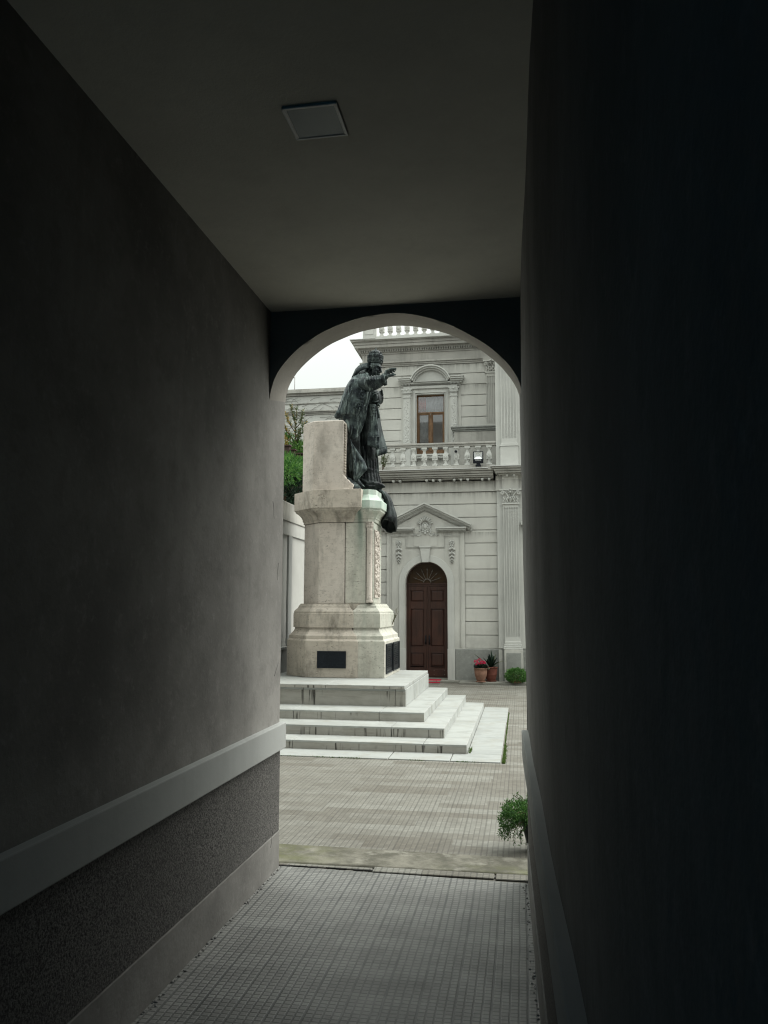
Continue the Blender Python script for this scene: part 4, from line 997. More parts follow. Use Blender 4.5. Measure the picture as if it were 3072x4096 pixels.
# upper cavetto + block A
CA=[(-3.17,12.42),(-2.60,12.42),(-2.60,13.62),(-3.20,13.62),(-3.51,13.31),(-3.51,12.77)]
cap=[(0,3.052),(-.005,3.054),(-.005,3.085),(-.02,3.10),(-.022,3.13),(-.04,3.165),(-.075,3.205),(-.115,3.232),(-.13,3.245),(-.13,3.262),(-.15,3.268),(-.15,3.56)]
ped('cornice',CA,cap,MAT['travd'],.006)
CB=[(-2.738,12.445),(-2.375,12.445),(-2.285,12.53),(-2.268,13.14),(-2.40,13.52),(-2.738,13.52)]
ped('cornice',CB,[(0,3.051),(-.012,3.056),(-.012,3.10),(-.022,3.105),(-.028,3.13),(-.05,3.165),(-.085,3.20),(-.105,3.222),(-.105,3.25),(-.125,3.262),(-.125,3.385),(-.07,3.43),(-.03,3.485),(-.028,3.487),(-.028,3.57)],MAT['travg'],.004)
# stele : upright slab with scroll at its foot
sp_=[(-3.48,3.57),(-2.60,3.57),(-2.625,3.585),(-2.61,3.62),(-2.625,3.665),(-2.68,3.70),(-2.70,3.735),(-2.74,3.765),(-2.755,3.80),(-2.775,4.70),(-2.80,4.725),(-3.48,4.70)]
m=MB()
nseg=10
# plan with near chamfer on the back edge: build as boxes in plan via polygon loft
S1=[(-3.27,12.40),(-2.775,12.40),(-2.775,13.66),(-3.25,13.66),(-3.50,13.4),(-3.50,12.62)]
top=[]
loft_plan(m,S1,[(0,3.57),(0,4.69),(.008,4.702)])
# domed top
rs=[]
for k,(ins,z) in enumerate([(0.008,4.702),(.05,4.715),(.20,4.735),(.28,4.74)]): rs.append([(x,y,z) for x,y in offs(S1,ins)])
m.rings(rs,smooth=False)
m.build('stele',MAT['trav'],PD,bevel=.006,seg=2)
m=MB(); m.prism_y([(-2.80,3.572),(-2.60,3.572),(-2.622,3.59),(-2.605,3.625),(-2.618,3.665),(-2.665,3.695),(-2.69,3.73),(-2.74,3.765),(-2.755,3.80),(-2.80,3.83)],12.398,12.66)
m.build('scroll_bracket',MAT['trav'],PD,bevel=.01,seg=2); m=MB()
m.prism_y([(-2.80,3.572),(-2.60,3.572),(-2.622,3.59),(-2.605,3.625),(-2.618,3.665),(-2.665,3.695),(-2.69,3.73),(-2.74,3.765),(-2.755,3.80),(-2.80,3.83)],13.4,13.65)
m.build('scroll_bracket',MAT['trav'],PD,bevel=.01,seg=2)
m=MB(); m.prism_y([(-2.74,3.27),(-2.592,3.27),(-2.592,3.385),(-2.60,3.41),(-2.635,3.43),(-2.665,3.47),(-2.675,3.50),(-2.655,3.51),(-2.67,3.53),(-2.655,3.54),(-2.67,3.56),(-2.655,3.572),(-2.74,3.572)],12.283,13.7)
m.build('bracket_foot',MAT['trav'],PD,bevel=.006)
# carved border on the front edge of the stele
m=MB(); m.box(-2.775,-2.762,12.44,12.50,3.82,4.66)
z=3.84
while z<4.64: leafblob(m,-2.757,z,.3,.95,.05,.03,12.445,.02); leafblob(m,-2.757,z+.02,-.3,.95,.04,.02,12.44,.015); z+=.045
m.build('carved_border',MAT['travd'],PD)
# corner colonnette with capital
m=MB(); cxy=(-2.347,12.445)
m.lathe([(.050,1.775-1.766),(.056,.02),(.056,.045),(.045,.06),(.050,.075),(.046,.085),(.046,1.14),(.050,1.15),(.044,1.16),(.046,1.18),(.056,1.27)],(cxy[0],cxy[1],1.766),18)
m.box(-2.40,-2.294,12.385,12.5,3.036,3.05)
for k in range(7):
    a=-PI+PI*k/6
    for j in range(2): leafblob(m,cxy[0]+.046*math.cos(a),2.955+.04*j,.1,1,.05,.03,cxy[1]+.046*math.sin(a),.014)
m.build('colonnette',MAT['trav'],PD)
# carved relief on the front face
m=MB(); m.box(-2.285,-2.282,12.50,12.93,1.86,2.935)
for a in ((12.50,12.515,1.86,2.935),(12.93,12.945,1.86,2.935)): m.box(-2.285,-2.268,*a)
m.box(-2.285,-2.268,12.515,12.93,2.92,2.935); m.box(-2.285,-2.268,12.515,12.93,1.86,1.875)
rnd=random.Random(8)
for i in range(210):
    y=rnd.uniform(12.54,12.90); z=rnd.uniform(1.90,2.90); s=rnd.uniform(.012,.032); m.ball((-2.272,y,z),(rnd.uniform(.01,.03),s*.7,s*1.3),7,5)
m.build('carved_relief',MAT['trav'],PD)
m=MB()
for z in np.arange(1.9,3.0,.05): m.ball((-2.30,13.16,z),(.018,.02,.022),7,5)
m.build('carved_edge',MAT['trav'],PD)
# plaques
def raised_rows(m,u0,u1,z0,z1,rows,put,rnd,h=.016):
    for r in range(rows):
        z=lerp(z1,z0,(r+.5)/rows); wd=rnd.uniform(.55,.95); c=(u0+u1)/2; u=c-(u1-u0)*wd/2; e=c+(u1-u0)*wd/2; hh=h*(1.5 if r in(2,) else 1)
        while u<e:
            s=rnd.uniform(.006,.013); put(u,u+s,z-hh/2,z+hh/2*rnd.choice([1,1,.6])); u+=s+rnd.choice([.004,.004,.012])
m=MB(); m.box(-3.121,-2.668,12.232,12.245,.778,1.036)
o=m.build('plaque',MAT['plaque'],PD,bevel=.003); tag(o,'wide dark plaque on the near side')
m=MB()
for a in ((-3.121,-3.109,.778,1.036),(-2.680,-2.668,.778,1.036)): m.box(a[0],a[1],12.222,12.232,a[2],a[3])
m.box(-3.109,-2.68,12.222,12.232,1.024,1.036); m.box(-3.109,-2.68,12.222,12.232,.778,.790)
raised_rows(m,-3.07,-2.72,.80,1.01,6,lambda a,b,c,d:m.box(a,b,12.228,12.232,c,d),random.Random(1),.014)
m.build('plaque_frame',MAT['plaque'],o)
for (y0,y1,lab) in ((12.345,12.975,'near one of the two tall inscribed plaques'),(13.055,13.705,'far one of the two tall inscribed plaques')):
    m=MB(); m.box(-2.075,-2.066,y0,y1,.69,1.145); o=m.build('plaque',MAT['plaque'],PD,bevel=.002); tag(o,lab)
    m=MB()
    for a in ((y0,y0+.03,.69,1.145),(y1-.03,y1,.69,1.145)): m.box(-2.066,-2.052,*a)
    m.box(-2.066,-2.052,y0+.03,y1-.03,1.125,1.145); m.box(-2.066,-2.052,y0+.03,y1-.03,.69,.71); m.box(-2.066,-2.058,y0+.07,y1-.07,.735,.75)
    raised_rows(m,y0+.06,y1-.06,.77,1.11,11,lambda a,b,c,d:m.box(-2.066,-2.061,a,b,c,d),random.Random(int(y0*10)),.018)
    m.build('plaque_frame',MAT['plaque'],o)
# ================================================================== bronze statue
SS=empty('pope_statue',(-2.5,13,3.57),'dark bronze statue of a robed pope with tiara, arm raised in blessing','statue')
def bron(mb,name,par=SS,mt='bronze',vox=.010,smooth=2,disp=.004,dscale=16,sub=None,post=None):
    """join the pieces of a part into one continuous skin"""
    o=mb.build(name,MAT[mt],None)
    r=o.modifiers.new('r','REMESH'); r.mode='VOXEL'; r.voxel_size=vox; r.use_smooth_shade=True
    s=o.modifiers.new('s','SMOOTH'); s.iterations=smooth; s.factor=.5
    dg=bpy.context.evaluated_depsgraph_get(); me=bpy.data.meshes.new_from_object(o.evaluated_get(dg))
    bpy.data.objects.remove(o)
    n=len(me.vertices); co=np.empty(n*3,'f'); no=np.empty(n*3,'f'); me.vertices.foreach_get('co',co); me.vertices.foreach_get('normal',no)
    co=co.reshape(-1,3); no=no.reshape(-1,3)
    if disp:
        d=np.array([disp*(noise.noise(Vector((x*dscale,y*dscale,z*dscale*.7)))+.5*noise.noise(Vector((x*dscale*2.7+3,y*dscale*2.7,z*dscale*2.7)))) for x,y,z in co],'f')
        co=co+no*d[:,None]
    if post: co=post(co,no)
    me.vertices.foreach_set('co',co.astype('f').ravel()); me.update()
    me.polygons.foreach_set('use_smooth',[True]*len(me.polygons))
    if not me.materials: me.materials.append(MAT['bronze'])
    q=bpy.data.objects.new(name,me); COL.objects.link(q); q.parent=par
    if par.type=='EMPTY': q.matrix_parent_inverse=Matrix.Translation(-par.location)
    return q
YC=13.03
def ring(xb,xf,yc,hy,z,n=56,folds=0,amp=0,ph=0,p=2.3,flare=0,zt=0):
    out=[]; cx=(xb+xf)/2; hx=(xf-xb)/2
    for i in range(n):
        a=2*PI*i/n; c,s=math.cos(a),math.sin(a)
        k=1+ (amp*math.cos(folds*a+ph)+amp*.6*math.cos((folds*1.7//1)*a+ph*1.7) if folds else 0)
        x=cx+hx*k*math.copysign(abs(c)**(2/p),c); y=yc+hy*k*math.copysign(abs(s)**(2/p),s)
        out.append((x,y,z+zt*c))
    return out
def loft_tab(tab,z0,z1,n,folds,amp,ph=0,yc=YC):
    # tab rows: z, xback, xfront, halfwidth
    rs=[]
    for i in range(n+1):
        z=lerp(z0,z1,i/n); xb,xf,hy=interp(tab,z); t=(z-min(z0,z1))/abs(z1-z0)
        rs.append(ring(xb,xf,yc,hy,z,folds=folds,amp=amp*(1-t*.85),ph=ph+.8*math.sin(z*2)))
    return rs
# -- figure: robe, chest, legs, neck, head, far hand
F=MB()
robe=[(3.60,-2.66,-2.29,.24),(3.68,-2.68,-2.285,.25),(3.80,-2.66,-2.31,.24),(3.90,-2.64,-2.33,.22),(4.2,-2.60,-2.345,.19),(4.5,-2.62,-2.34,.20),(4.8,-2.64,-2.345,.17),(5.0,-2.66,-2.345,.16),(5.15,-2.68,-2.30,.16),(5.3,-2.70,-2.32,.17),(5.42,-2.66,-2.37,.16),(5.50,-2.60,-2.41,.13),(5.60,-2.54,-2.42,.08)]
F.rings(loft_tab(robe,3.60,5.60,40,9,.06,.6))
# spreading hem with stronger folds
hem=[(3.62,-2.70,-2.26,.28),(3.70,-2.68,-2.28,.27),(3.82,-2.64,-2.33,.22),(3.95,-2.62,-2.36,.19)]
F.rings(loft_tab(hem,3.62,3.95,8,11,.10,1.2))
# folds of alb as long ridges
rnd=random.Random(4)
for k in range(9):
    a=R(-150+k*17); x0=-2.48+.17*math.cos(a); y0=YC+.22*math.sin(a)
    F.tube([(x0-.02,y0,4.35),(x0,y0-.005,4.1),(x0+.01,y0,3.9),(x0+.03+.03*math.cos(a),y0+.04*math.sin(a),3.66)],[.012,.018,.022,.03],6)
F.tube([(-2.56,12.80,3.80),(-2.46,12.76,3.72),(-2.34,12.78,3.72),(-2.27,12.85,3.74)],[.02,.028,.028,.02],7)
F.tube([(-2.52,12.76,3.70),(-2.42,12.74,3.665),(-2.33,12.77,3.67)],[.014,.018,.014],7)
# shoe
F.tube([(-2.39,12.84,3.65),(-2.31,12.82,3.68),(-2.255,12.82,3.69),(-2.20,12.82,3.675),(-2.16,12.82,3.655)],[.055,.058,.05,.036,.014],10,flat=.75)
F.tube([(-2.36,12.82,3.63),(-2.28,12.82,3.63),(-2.24,12.82,3.65)],[.035,.03,.02],8)
F.tube([(-2.42,13.2,3.66),(-2.34,13.2,3.69),(-2.28,13.2,3.68)],[.055,.05,.03],10,flat=.75)
# knee / thigh under the cloth
F.ball((-2.42,12.88,4.28),(.09,.10,.22),12,8); F.ball((-2.46,13.15,4.3),(.10,.10,.25),12,8)
# lace band
for i in range(46):
    a=R(-165+i*4.8); F.ball((-2.475+.155*math.cos(a),YC+.235*math.sin(a),3.955+.012*math.sin(i*2.1)),(.014,.016,.022),6,5)
# far arm and hand holding the cope clasp
F.tube([(-2.52,13.28,5.38),(-2.42,13.30,5.22),(-2.32,13.16,5.20),(-2.28,13.05,5.25)],[.09,.085,.07,.05],9)
F.ball((-2.275,13.0,5.28),(.045,.06,.05),10,7)
for k in range(4): F.tube([(-2.27,12.97+k*.025,5.29),(-2.235,12.955+k*.025,5.30-k*.01),(-2.235,12.945+k*.025,5.265-k*.01)],[.013,.012,.009],6)
F.tube([(-2.26,12.95,5.34),(-2.235,12.94,5.31),(-2.222,12.94,5.305)],[.014,.012,.008],6)
F.ball((-2.31,12.95,5.18),(.06,.12,.13),12,8)
# neck
F.tube([(-2.50,12.99,5.50),(-2.44,12.985,5.60),(-2.41,12.98,5.68)],[.095,.078,.075],12)
fig=bron(F,'figure',mt='bronze_shade',vox=.011,disp=.004)
# -- head (finer skin)
H=MB(); hc=Vector((-2.372,12.95,5.695))
yawh=R(-22); pit=R(14)
fw=Vector((math.cos(yawh)*math.cos(pit),math.sin(yawh)*math.cos(pit),-math.sin(pit)))
rt=fw.cross(Vector((0,0,1))).normalized(); up=rt.cross(fw)
MH=Matrix((fw,rt,up)).transposed()
HS=1.10
def hp(a,b,c): return hc+(fw*a+rt*b+up*c)*HS
def hb(a,b,c,r,seg=12): H.ball(hp(a,b,c),tuple(q*HS for q in r),seg,9,rot=MH)
hb(-.015,0,.03,(.118,.086,.095),16); hb(.035,0,-.035,(.072,.066,.092),14); hb(.055,0,-.105,(.047,.046,.042)); hb(.088,0,-.130,(.024,.026,.022),10); hb(.02,0,-.08,(.06,.060,.06))
hb(.085,0,.040,(.030,.060,.020)); 
for s in (-1,1):
    hb(.098,s*.030,.038,(.016,.026,.008),10); hb(.083,s*.044,-.020,(.024,.022,.024),10); hb(.086,s*.030,.014,(.014,.017,.010),10); hb(.055,s*.050,-.062,(.035,.016,.03),10)
    # ear
    H.tube([hp(-.035,s*.083,-.045),hp(-.045,s*.092,-.01),hp(-.040,s*.098,.020),hp(-.018,s*.098,.028),hp(-.005,s*.092,.010),hp(-.010,s*.088,-.015),hp(-.022,s*.086,-.045)],[.010,.010,.010,.010,.008,.006,.010],7)
    hb(-.025,s*.088,-.005,(.018,.008,.028),9)
    hb(.105,s*.017,-.040,(.013,.010,.009),8)
H.tube([hp(.098,0,.040),hp(.112,0,.015),hp(.126,0,-.015),hp(.136,0,-.034),hp(.118,0,-.046)],[.010,.012,.015,.017,.012],9)
H.tube([hp(.098,-.030,-.078),hp(.112,-.012,-.072),hp(.115,0,-.074),hp(.112,.012,-.072),hp(.098,.030,-.078)],[.005,.009,.009,.009,.005],8)
H.tube([hp(.096,-.026,-.087),hp(.110,0,-.090),hp(.096,.026,-.087)],[.005,.010,.005],8)
H.tube([hp(.0,0,-.06),hp(-.05,0,-.10),hp(-.07,0,-.16)],[.06,.068,.08],12)
bron(H,'head',fig,vox=.0052,smooth=1,disp=.0012,dscale=40)
# -- right arm: sleeve, then hand
S=MB()
S.tube([(-2.58,12.82,5.42),(-2.50,12.70,5.365),(-2.40,12.63,5.35),(-2.30,12.60,5.362),(-2.21,12.60,5.385),(-2.145,12.60,5.40)],[.15,.125,.115,.105,.090,.086],16)
S.tube([(-2.50,12.68,5.31),(-2.38,12.61,5.28),(-2.26,12.60,5.30),(-2.19,12.60,5.33)],[.07,.075,.055,.035],10)
for k in range(6): S.tube([(-2.44+k*.045,12.55,5.48-k*.004),(-2.42+k*.045,12.50,5.38),(-2.40+k*.045,12.53,5.29)],[.008,.015,.008],6)
slv=bron(S,'sleeve',vox=.009,disp=.005,dscale=22)
m=MB(); m.tube([(-2.165,12.60,5.396),(-2.128,12.60,5.402),(-2.118,12.60,5.404)],[.096,.094,.088],20,caps=False); m.tube([(-2.15,12.60,5.398),(-2.134,12.60,5.40)],[.075,.074],16)
m.build('cuff',MAT['bronze'],slv,solid=.012)
H2=MB()
wr=Vector((-2.15,12.60,5.395))
H2.tube([wr+Vector((-.06,0,0)),wr,wr+Vector((.025,0,.035)),wr+Vector((.045,-.0,.08)),wr+Vector((.06,0,.125)),wr+Vector((.068,0,.148))],[.038,.034,.040,.050,.052,.042],14,flat=1)
# palm: flattened in the forward direction, fingers reaching toward +X
kn=[Vector((-2.088,12.60+dy,5.535+dz)) for dy,dz in ((-.046,-.004),(-.016,.006),(.015,.006),(.044,-.004))]
fing=[ # index..little : mid joint, far joint, tip
 [(.045,-.004,.022),(.10,-.008,.028),(.155,-.010,.024)],
 [(.045,0,.024),(.10,0,.018),(.142,0,.002)],
 [(.042,0,.014),(.088,0,.002),(.120,0,-.016)],
 [(.036,.004,.004),(.072,.006,-.012),(.098,.008,-.028)]]
for k,fj in zip(kn,fing):
    pts=[k+Vector((-.03,0,-.045)),k]+[k+Vector(q) for q in fj]; H2.tube(pts,[.020,.021,.0185,.016,.012],8)
    H2.ball(k,.022,8,6)
H2.ball((-2.105,12.60,5.475),(.036,.062,.066),14,10)
t0=Vector((-2.112,12.555,5.435)); H2.tube([t0,t0+Vector((.04,-.022,.0)),t0+Vector((.09,-.03,.008)),t0+Vector((.135,-.03,.018)),t0+Vector((.17,-.026,.018))],[.032,.028,.023,.020,.013],9)
bron(H2,'hand',slv,vox=.0055,smooth=1,disp=0)
# -- tiara
T=MB(); tc_=Vector((-2.366,12.975,5.792)); tilt=(.05,0,1)
prf=[(.117,-.01),(.121,.0),(.127,.035),(.131,.07),(.131,.10),(.124,.135),(.111,.165),(.091,.193),(.064,.217),(.034,.234),(.012,.242),(.001,.244)]
T.lathe(prf,tc_,28,ax=tilt)
MT=Vector(tilt).to_track_quat('Z','Y').to_matrix()
def tp(r,a,h): return tc_+MT@Vector((r*math.cos(a),r*math.sin(a),h))
for h,r in ((.004,.124),(.024,.127),(.088,.133),(.102,.133),(.160,.114)):
    T.tube([tp(r,2*PI*i/32,h) for i in range(33)],.0055,6)
for h,r,n_,s in ((.014,.125,16,.007),(.048,.130,12,.010),(.068,.132,12,.006),(.095,.134,16,.006),(.122,.129,12,.009),(.138,.124,12,.006),(.178,.104,8,.008),(.194,.092,8,.005)):
    for i in range(n_):
        a=2*PI*(i+.5*(h>.06))/n_; T.ball(tp(r,a,h),s,7,5)
for h,r in ((.040,.129),(.114,.131),(.170,.108)):
    for i in range(12):
        a=2*PI*i/12
        for d in (-.06,.06): T.tube([tp(r,a+d*2.4,h-.012),tp(r+.004,a+d*1.4,h+.014),tp(r,a+d*.2,h+.006)],[.005,.006,.004],5)
T.ball(tp(0,0,.250),.015,8,6); T.tube([tp(0,0,.26),tp(0,0,.29)],.005,6); T.tube([tp(.013,0,.278),tp(-.013,0,.278)],.004,5)
T.build('tiara',MAT['bronze'],fig)
# -- cope
Cp=MB()
cope=[(4.86,-2.99,-2.50,.40),(4.95,-2.985,-2.47,.41),(5.05,-2.95,-2.44,.42),(5.2,-2.905,-2.41,.42),(5.35,-2.855,-2.40,.41),(5.45,-2.80,-2.385,.385),(5.50,-2.77,-2.395,.32),(5.56,-2.755,-2.42,.24),(5.62,-2.74,-2.45,.18),(5.68,-2.69,-2.475,.13),(5.72,-2.62,-2.49,.10)]
rs=[]
for i in range(37):
    z=lerp(4.86,5.73,i/36); xb,xf,hy=interp(cope,z); t=i/36
    rs.append(ring(xb,xf,YC,hy,z,n=72,folds=9,amp=.035*(1-t)**.7,ph=1.0+.9*z,p=2.6))
Cp.rings(rs)
# near-side fall of the cope, tapering to the low point in front of the dark inner folds
fall=[(4.36,-2.665,-2.635,.03,12.72),(4.45,-2.70,-2.615,.05,12.74),(4.55,-2.76,-2.585,.09,12.77),(4.66,-2.82,-2.55,.13,12.80),(4.76,-2.88,-2.515,.17,12.84),(4.88,-2.965,-2.485,.22,12.87),(5.0,-2.955,-2.455,.25,12.88)]
rs=[]
for i in range(21):
    z=lerp(4.36,5.0,i/20); xb,xf,hy,yc=interp(fall,z); rs.append(ring(xb,xf,yc,hy,z,n=56,folds=8,amp=.05,ph=1.0+.9*z,p=2.4))
Cp.rings(rs)
# tail lying over the top of the stele
Cp.tube([(-2.84,12.75,4.93),(-2.93,12.72,4.87),(-2.99,12.72,4.83)],[.09,.07,.03],10); Cp.tube([(-2.84,13.1,4.93),(-2.95,13.1,4.86),(-3.0,13.1,4.80)],[.12,.09,.04],10)
# long raised folds running from the shoulder down
for k,(xa,xb_) in enumerate([(-2.60,-2.93),(-2.56,-2.84),(-2.52,-2.76),(-2.49,-2.69),(-2.46,-2.61),(-2.44,-2.54)]):
    ya=12.66+.02*math.sin(k); Cp.tube([(xa,12.74,5.56),(lerp(xa,xb_,.3),12.645,5.38),(lerp(xa,xb_,.65),12.625,5.12),(xb_,12.64+(k<1)*.06,4.86-.06*(k>2))],[.010,.016,.020,.015],6)
# orphrey border and embroidery scrolls
Cp.tube([(-2.325,12.78,5.50),(-2.395,12.70,5.40),(-2.395,12.655,5.2),(-2.425,12.645,5.03),(-2.475,12.66,4.86),(-2.54,12.69,4.67),(-2.63,12.715,4.42)],[.014,.016,.016,.016,.015,.014,.012],6)
Cp.tube([(-2.45,12.66,5.42),(-2.46,12.62,5.2),(-2.50,12.605,5.0),(-2.57,12.62,4.8)],.007,5)
for k in range(9):
    c0=Vector((-2.475-.012*k-(.02 if k>5 else 0),12.622-.004*math.sin(k),5.42-.052*k)); s=1 if k%2 else -1
    Cp.tube([c0+Vector((s*.028*math.cos(t),-.004,.022*math.sin(t))) for t in (0,1,2,3,4,4.8)],[.006,.008,.009,.009,.007,.005],5)
for (cx_,cz,rr) in ((-2.50,5.16,.055),(-2.56,4.97,.06)):
    Cp.tube([(cx_+rr*math.cos(t*PI/8),12.605,cz+rr*math.sin(t*PI/8)) for t in range(17)],.008,5); Cp.ball((cx_,12.605,cz),(.02,.012,.025),8,6)
Cp.tube([(-2.62,12.61,5.09),(-2.54,12.60,5.055),(-2.45,12.61,5.02)],.009,6)
cope_o=bron(Cp,'cope',mt='bronze_lit',vox=.010,disp=.007,dscale=13,smooth=1)
# collar / hood rim standing away from the neck
m=MB(); L_=[]; 
rim=[(-2.452,12.90,5.785),(-2.50,12.86,5.772),(-2.56,12.84,5.752),(-2.62,12.85,5.725),(-2.68,12.90,5.69),(-2.715,12.98,5.665),(-2.72,13.06,5.66),(-2.68,13.14,5.68),(-2.60,13.2,5.71),(-2.50,13.2,5.74),(-2.44,13.16,5.75)]
rim2=[(-2.44,12.86,5.70),(-2.50,12.80,5.66),(-2.58,12.77,5.62),(-2.66,12.78,5.58),(-2.73,12.86,5.55),(-2.765,12.96,5.53),(-2.77,13.08,5.53),(-2.73,13.2,5.56),(-2.64,13.28,5.60),(-2.50,13.28,5.64),(-2.42,13.2,5.66)]
m.add(rim+rim2,[(i,i+1,len(rim)+i+1,len(rim)+i) for i in range(len(rim)-1)],True)
m.build('collar',MAT['bronze'],cope_o,solid=.022)
# -- cloth sheets
def pj(p): return (p[0]*p[1]/13,p[1],1.7+(p[2]-1.7)*p[1]/13)
def sheet(name,Lr,Rr,nu=18,nv=10,rip=.012,rf=5,th=.02,par=None,ph=0,rough=.0,mt='bronze'):
    def samp(P,t):
        k=t*(len(P)-1); i=min(int(k),len(P)-2); return Vector(pj(P[i])).lerp(Vector(pj(P[i+1])),k-i)
    m=MB(); vs=[]
    for i in range(nu+1):
        a=samp(Lr,i/nu); b=samp(Rr,i/nu)
        for j in range(nv+1):
            t=j/nv; p=a.lerp(b,t); p.y-=rip*math.sin(rf*PI*t+ph+1.3*i/nu)*(.3+.7*i/nu)+.02*math.sin(PI*t); p.y+=rough*noise.noise(p*9); vs.append(p)
    n_=nv+1; m.add(vs,[(i*n_+j,i*n_+j+1,(i+1)*n_+j+1,(i+1)*n_+j) for i in range(nu) for j in range(nv)],True)
    o=m.build(name,MAT[mt],par or SS,solid=th); s=o.modifiers.new('sub','SUBSURF'); s.levels=1; s.render_levels=1
    return o
# near stole
st=sheet(mt='bronze_lit',name='stole',Lr=[(-2.475,12.80,5.10),(-2.455,12.79,4.9),(-2.455,12.78,4.62),(-2.495,12.76,4.54)],Rr=[(-2.36,12.80,5.10),(-2.345,12.79,4.95),(-2.315,12.78,4.64),(-2.285,12.77,4.54)],rip=.006,rf=3,th=.028)
sheet('stole_end',[(-2.495,12.755,4.545),(-2.50,12.75,4.47),(-2.495,12.745,4.39)],[(-2.285,12.765,4.545),(-2.29,12.755,4.44),(-2.30,12.75,4.335)],8,12,.010,4,.034,st)
m=MB()
for k in range(15):
    t=k/14; x=lerp(-2.488,-2.305,t); z=lerp(4.395,4.345,t); m.tube([(x,12.735,z+.09),(x,12.728,z+.03),(x+.003,12.732,z-.012)],[.006,.0085,.006],5)
m.tube([(-2.49,12.73,4.49),(-2.40,12.728,4.465),(-2.30,12.735,4.44)],.009,6); m.tube([(-2.495,12.735,4.55),(-2.40,12.733,4.545),(-2.29,12.74,4.54)],.008,6)
for z in np.arange(4.64,5.06,.05):
    m.tube([(-2.425+.02*math.cos(t)+.03*(5.0-z)*0,12.755,z+.015*math.sin(t)) for t in (0,1.2,2.4,3.6,4.8)],[.004,.007,.007,.006,.004],5)
    m.tube([(-2.375+.02*math.cos(t+2),12.757,z+.02+.015*math.sin(t+2)) for t in (0,1.2,2.4,3.6,4.8)],[.004,.007,.007,.006,.004],5)
m.tube([(-2.45,12.775,5.08),(-2.44,12.765,4.85),(-2.44,12.757,4.62)],.006,5); m.tube([(-2.36,12.775,5.06),(-2.345,12.765,4.85),(-2.325,12.757,4.64)],.006,5)
m.v=[pj(p) for p in m.v]; m.build('stole_fringe',MAT['bronze_lit'],st)
# far stole swinging forward
st2=sheet('stole',[(-2.33,12.90,5.02),(-2.335,12.90,4.8),(-2.32,12.9,4.6),(-2.33,12.92,4.35),(-2.345,12.95,4.20)],[(-2.315,13.08,5.02),(-2.275,13.10,4.75),(-2.235,13.12,4.58),(-2.185,13.12,4.42),(-2.16,13.12,4.255)],rip=.012,rf=4,th=.03)
m=MB()
for k in range(14):
    t=k/13; x=lerp(-2.335,-2.165,t); y=lerp(12.93,13.10,t)-.02; z=lerp(4.225,4.275,t); m.tube([(x-.004,y,z+.10),(x,y-.008,z+.03),(x+.004,y-.004,z-.02)],[.007,.010,.007],5)
m.tube([(-2.33,12.92,4.33),(-2.25,13.0,4.36),(-2.18,13.08,4.38)],.010,6)
m.v=[pj(p) for p in m.v]; m.build('stole_fringe',MAT['bronze'],st2)
# clasp + tassel ring
m=MB(); m.tube([(-2.315+.028*math.cos(t*PI/6),12.83,5.07+.03*math.sin(t*PI/6)) for t in range(13)],.008,6); m.tube([(-2.315,12.83,5.04),(-2.31,12.83,4.95),(-2.30,12.84,4.86)],[.008,.012,.014],6)
m.ball((-2.37,12.80,5.22),(.05,.03,.07),10,7); m.tube([(-2.42,12.78,5.29),(-2.37,12.765,5.30),(-2.31,12.80,5.29)],.012,6); m.tube([(-2.42,12.78,5.15),(-2.37,12.765,5.14),(-2.31,12.80,5.15)],.012,6)
m.v=[pj(p) for p in m.v]; m.build('clasp',MAT['bronze'],SS)
# inner lining mass behind the robe, against the stele
D=MB()
lin=[(3.64,-2.66,-2.55,.30),(3.72,-2.74,-2.55,.36),(3.8,-2.76,-2.55,.38),(4.0,-2.77,-2.55,.38),(4.3,-2.77,-2.56,.34),(4.6,-2.77,-2.58,.30),(4.86,-2.78,-2.56,.26)]
D.rings(loft_tab(lin,3.64,4.90,26,10,.09,2.2,yc=13.02))
for k in range(6): D.tube([(-2.75+.03*k,12.78,4.8),(-2.76+.035*k,12.70,4.4),(-2.76+.04*k,12.67,4.05),(-2.74+.045*k,12.70,3.80)],[.015,.022,.028,.02],7)
bron(D,'cope_lining',mt='bronze_shade',vox=.012,disp=.006,dscale=12)
sheet('cope_fold',[(-2.79,12.72,4.82),(-2.80,12.68,4.66),(-2.79,12.66,4.54)],[(-2.775,12.70,4.80),(-2.74,12.66,4.70),(-2.765,12.66,4.60)],8,5,.004,2,.015)
sheet(mt='bronze_lit',name='cope_fold',Lr=[(-2.785,12.70,4.52),(-2.765,12.64,4.30),(-2.745,12.60,4.05),(-2.735,12.58,3.90),(-2.715,12.58,3.785)],Rr=[(-2.765,12.69,4.44),(-2.66,12.62,4.30),(-2.535,12.58,4.12),(-2.492,12.56,4.00),(-2.69,12.58,3.80)],nu=24,nv=12,rip=.022,rf=3,th=.02,rough=.02)
sheet('cope_fold',[(-2.80,12.66,4.25),(-2.81,12.64,4.05),(-2.79,12.64,3.93)],[(-2.76,12.64,4.28),(-2.755,12.62,4.05),(-2.75,12.62,3.98)],8,6,.01,2,.015)
sheet('cope_fold',[(-2.655,12.66,3.85),(-2.68,12.62,3.81),(-2.70,12.60,3.775)],[(-2.645,12.66,3.84),(-2.60,12.60,3.77),(-2.525,12.56,3.69)],8,6,.008,2,.014)
sheet('cope_fold',[(-2.87,12.62,3.90),(-2.80,12.52,3.78),(-2.735,12.46,3.68),(-2.70,12.42,3.555)],[(-2.78,12.62,3.84),(-2.66,12.52,3.75),(-2.60,12.44,3.69),(-2.68,12.42,3.56)],14,8,.010,2,.018)
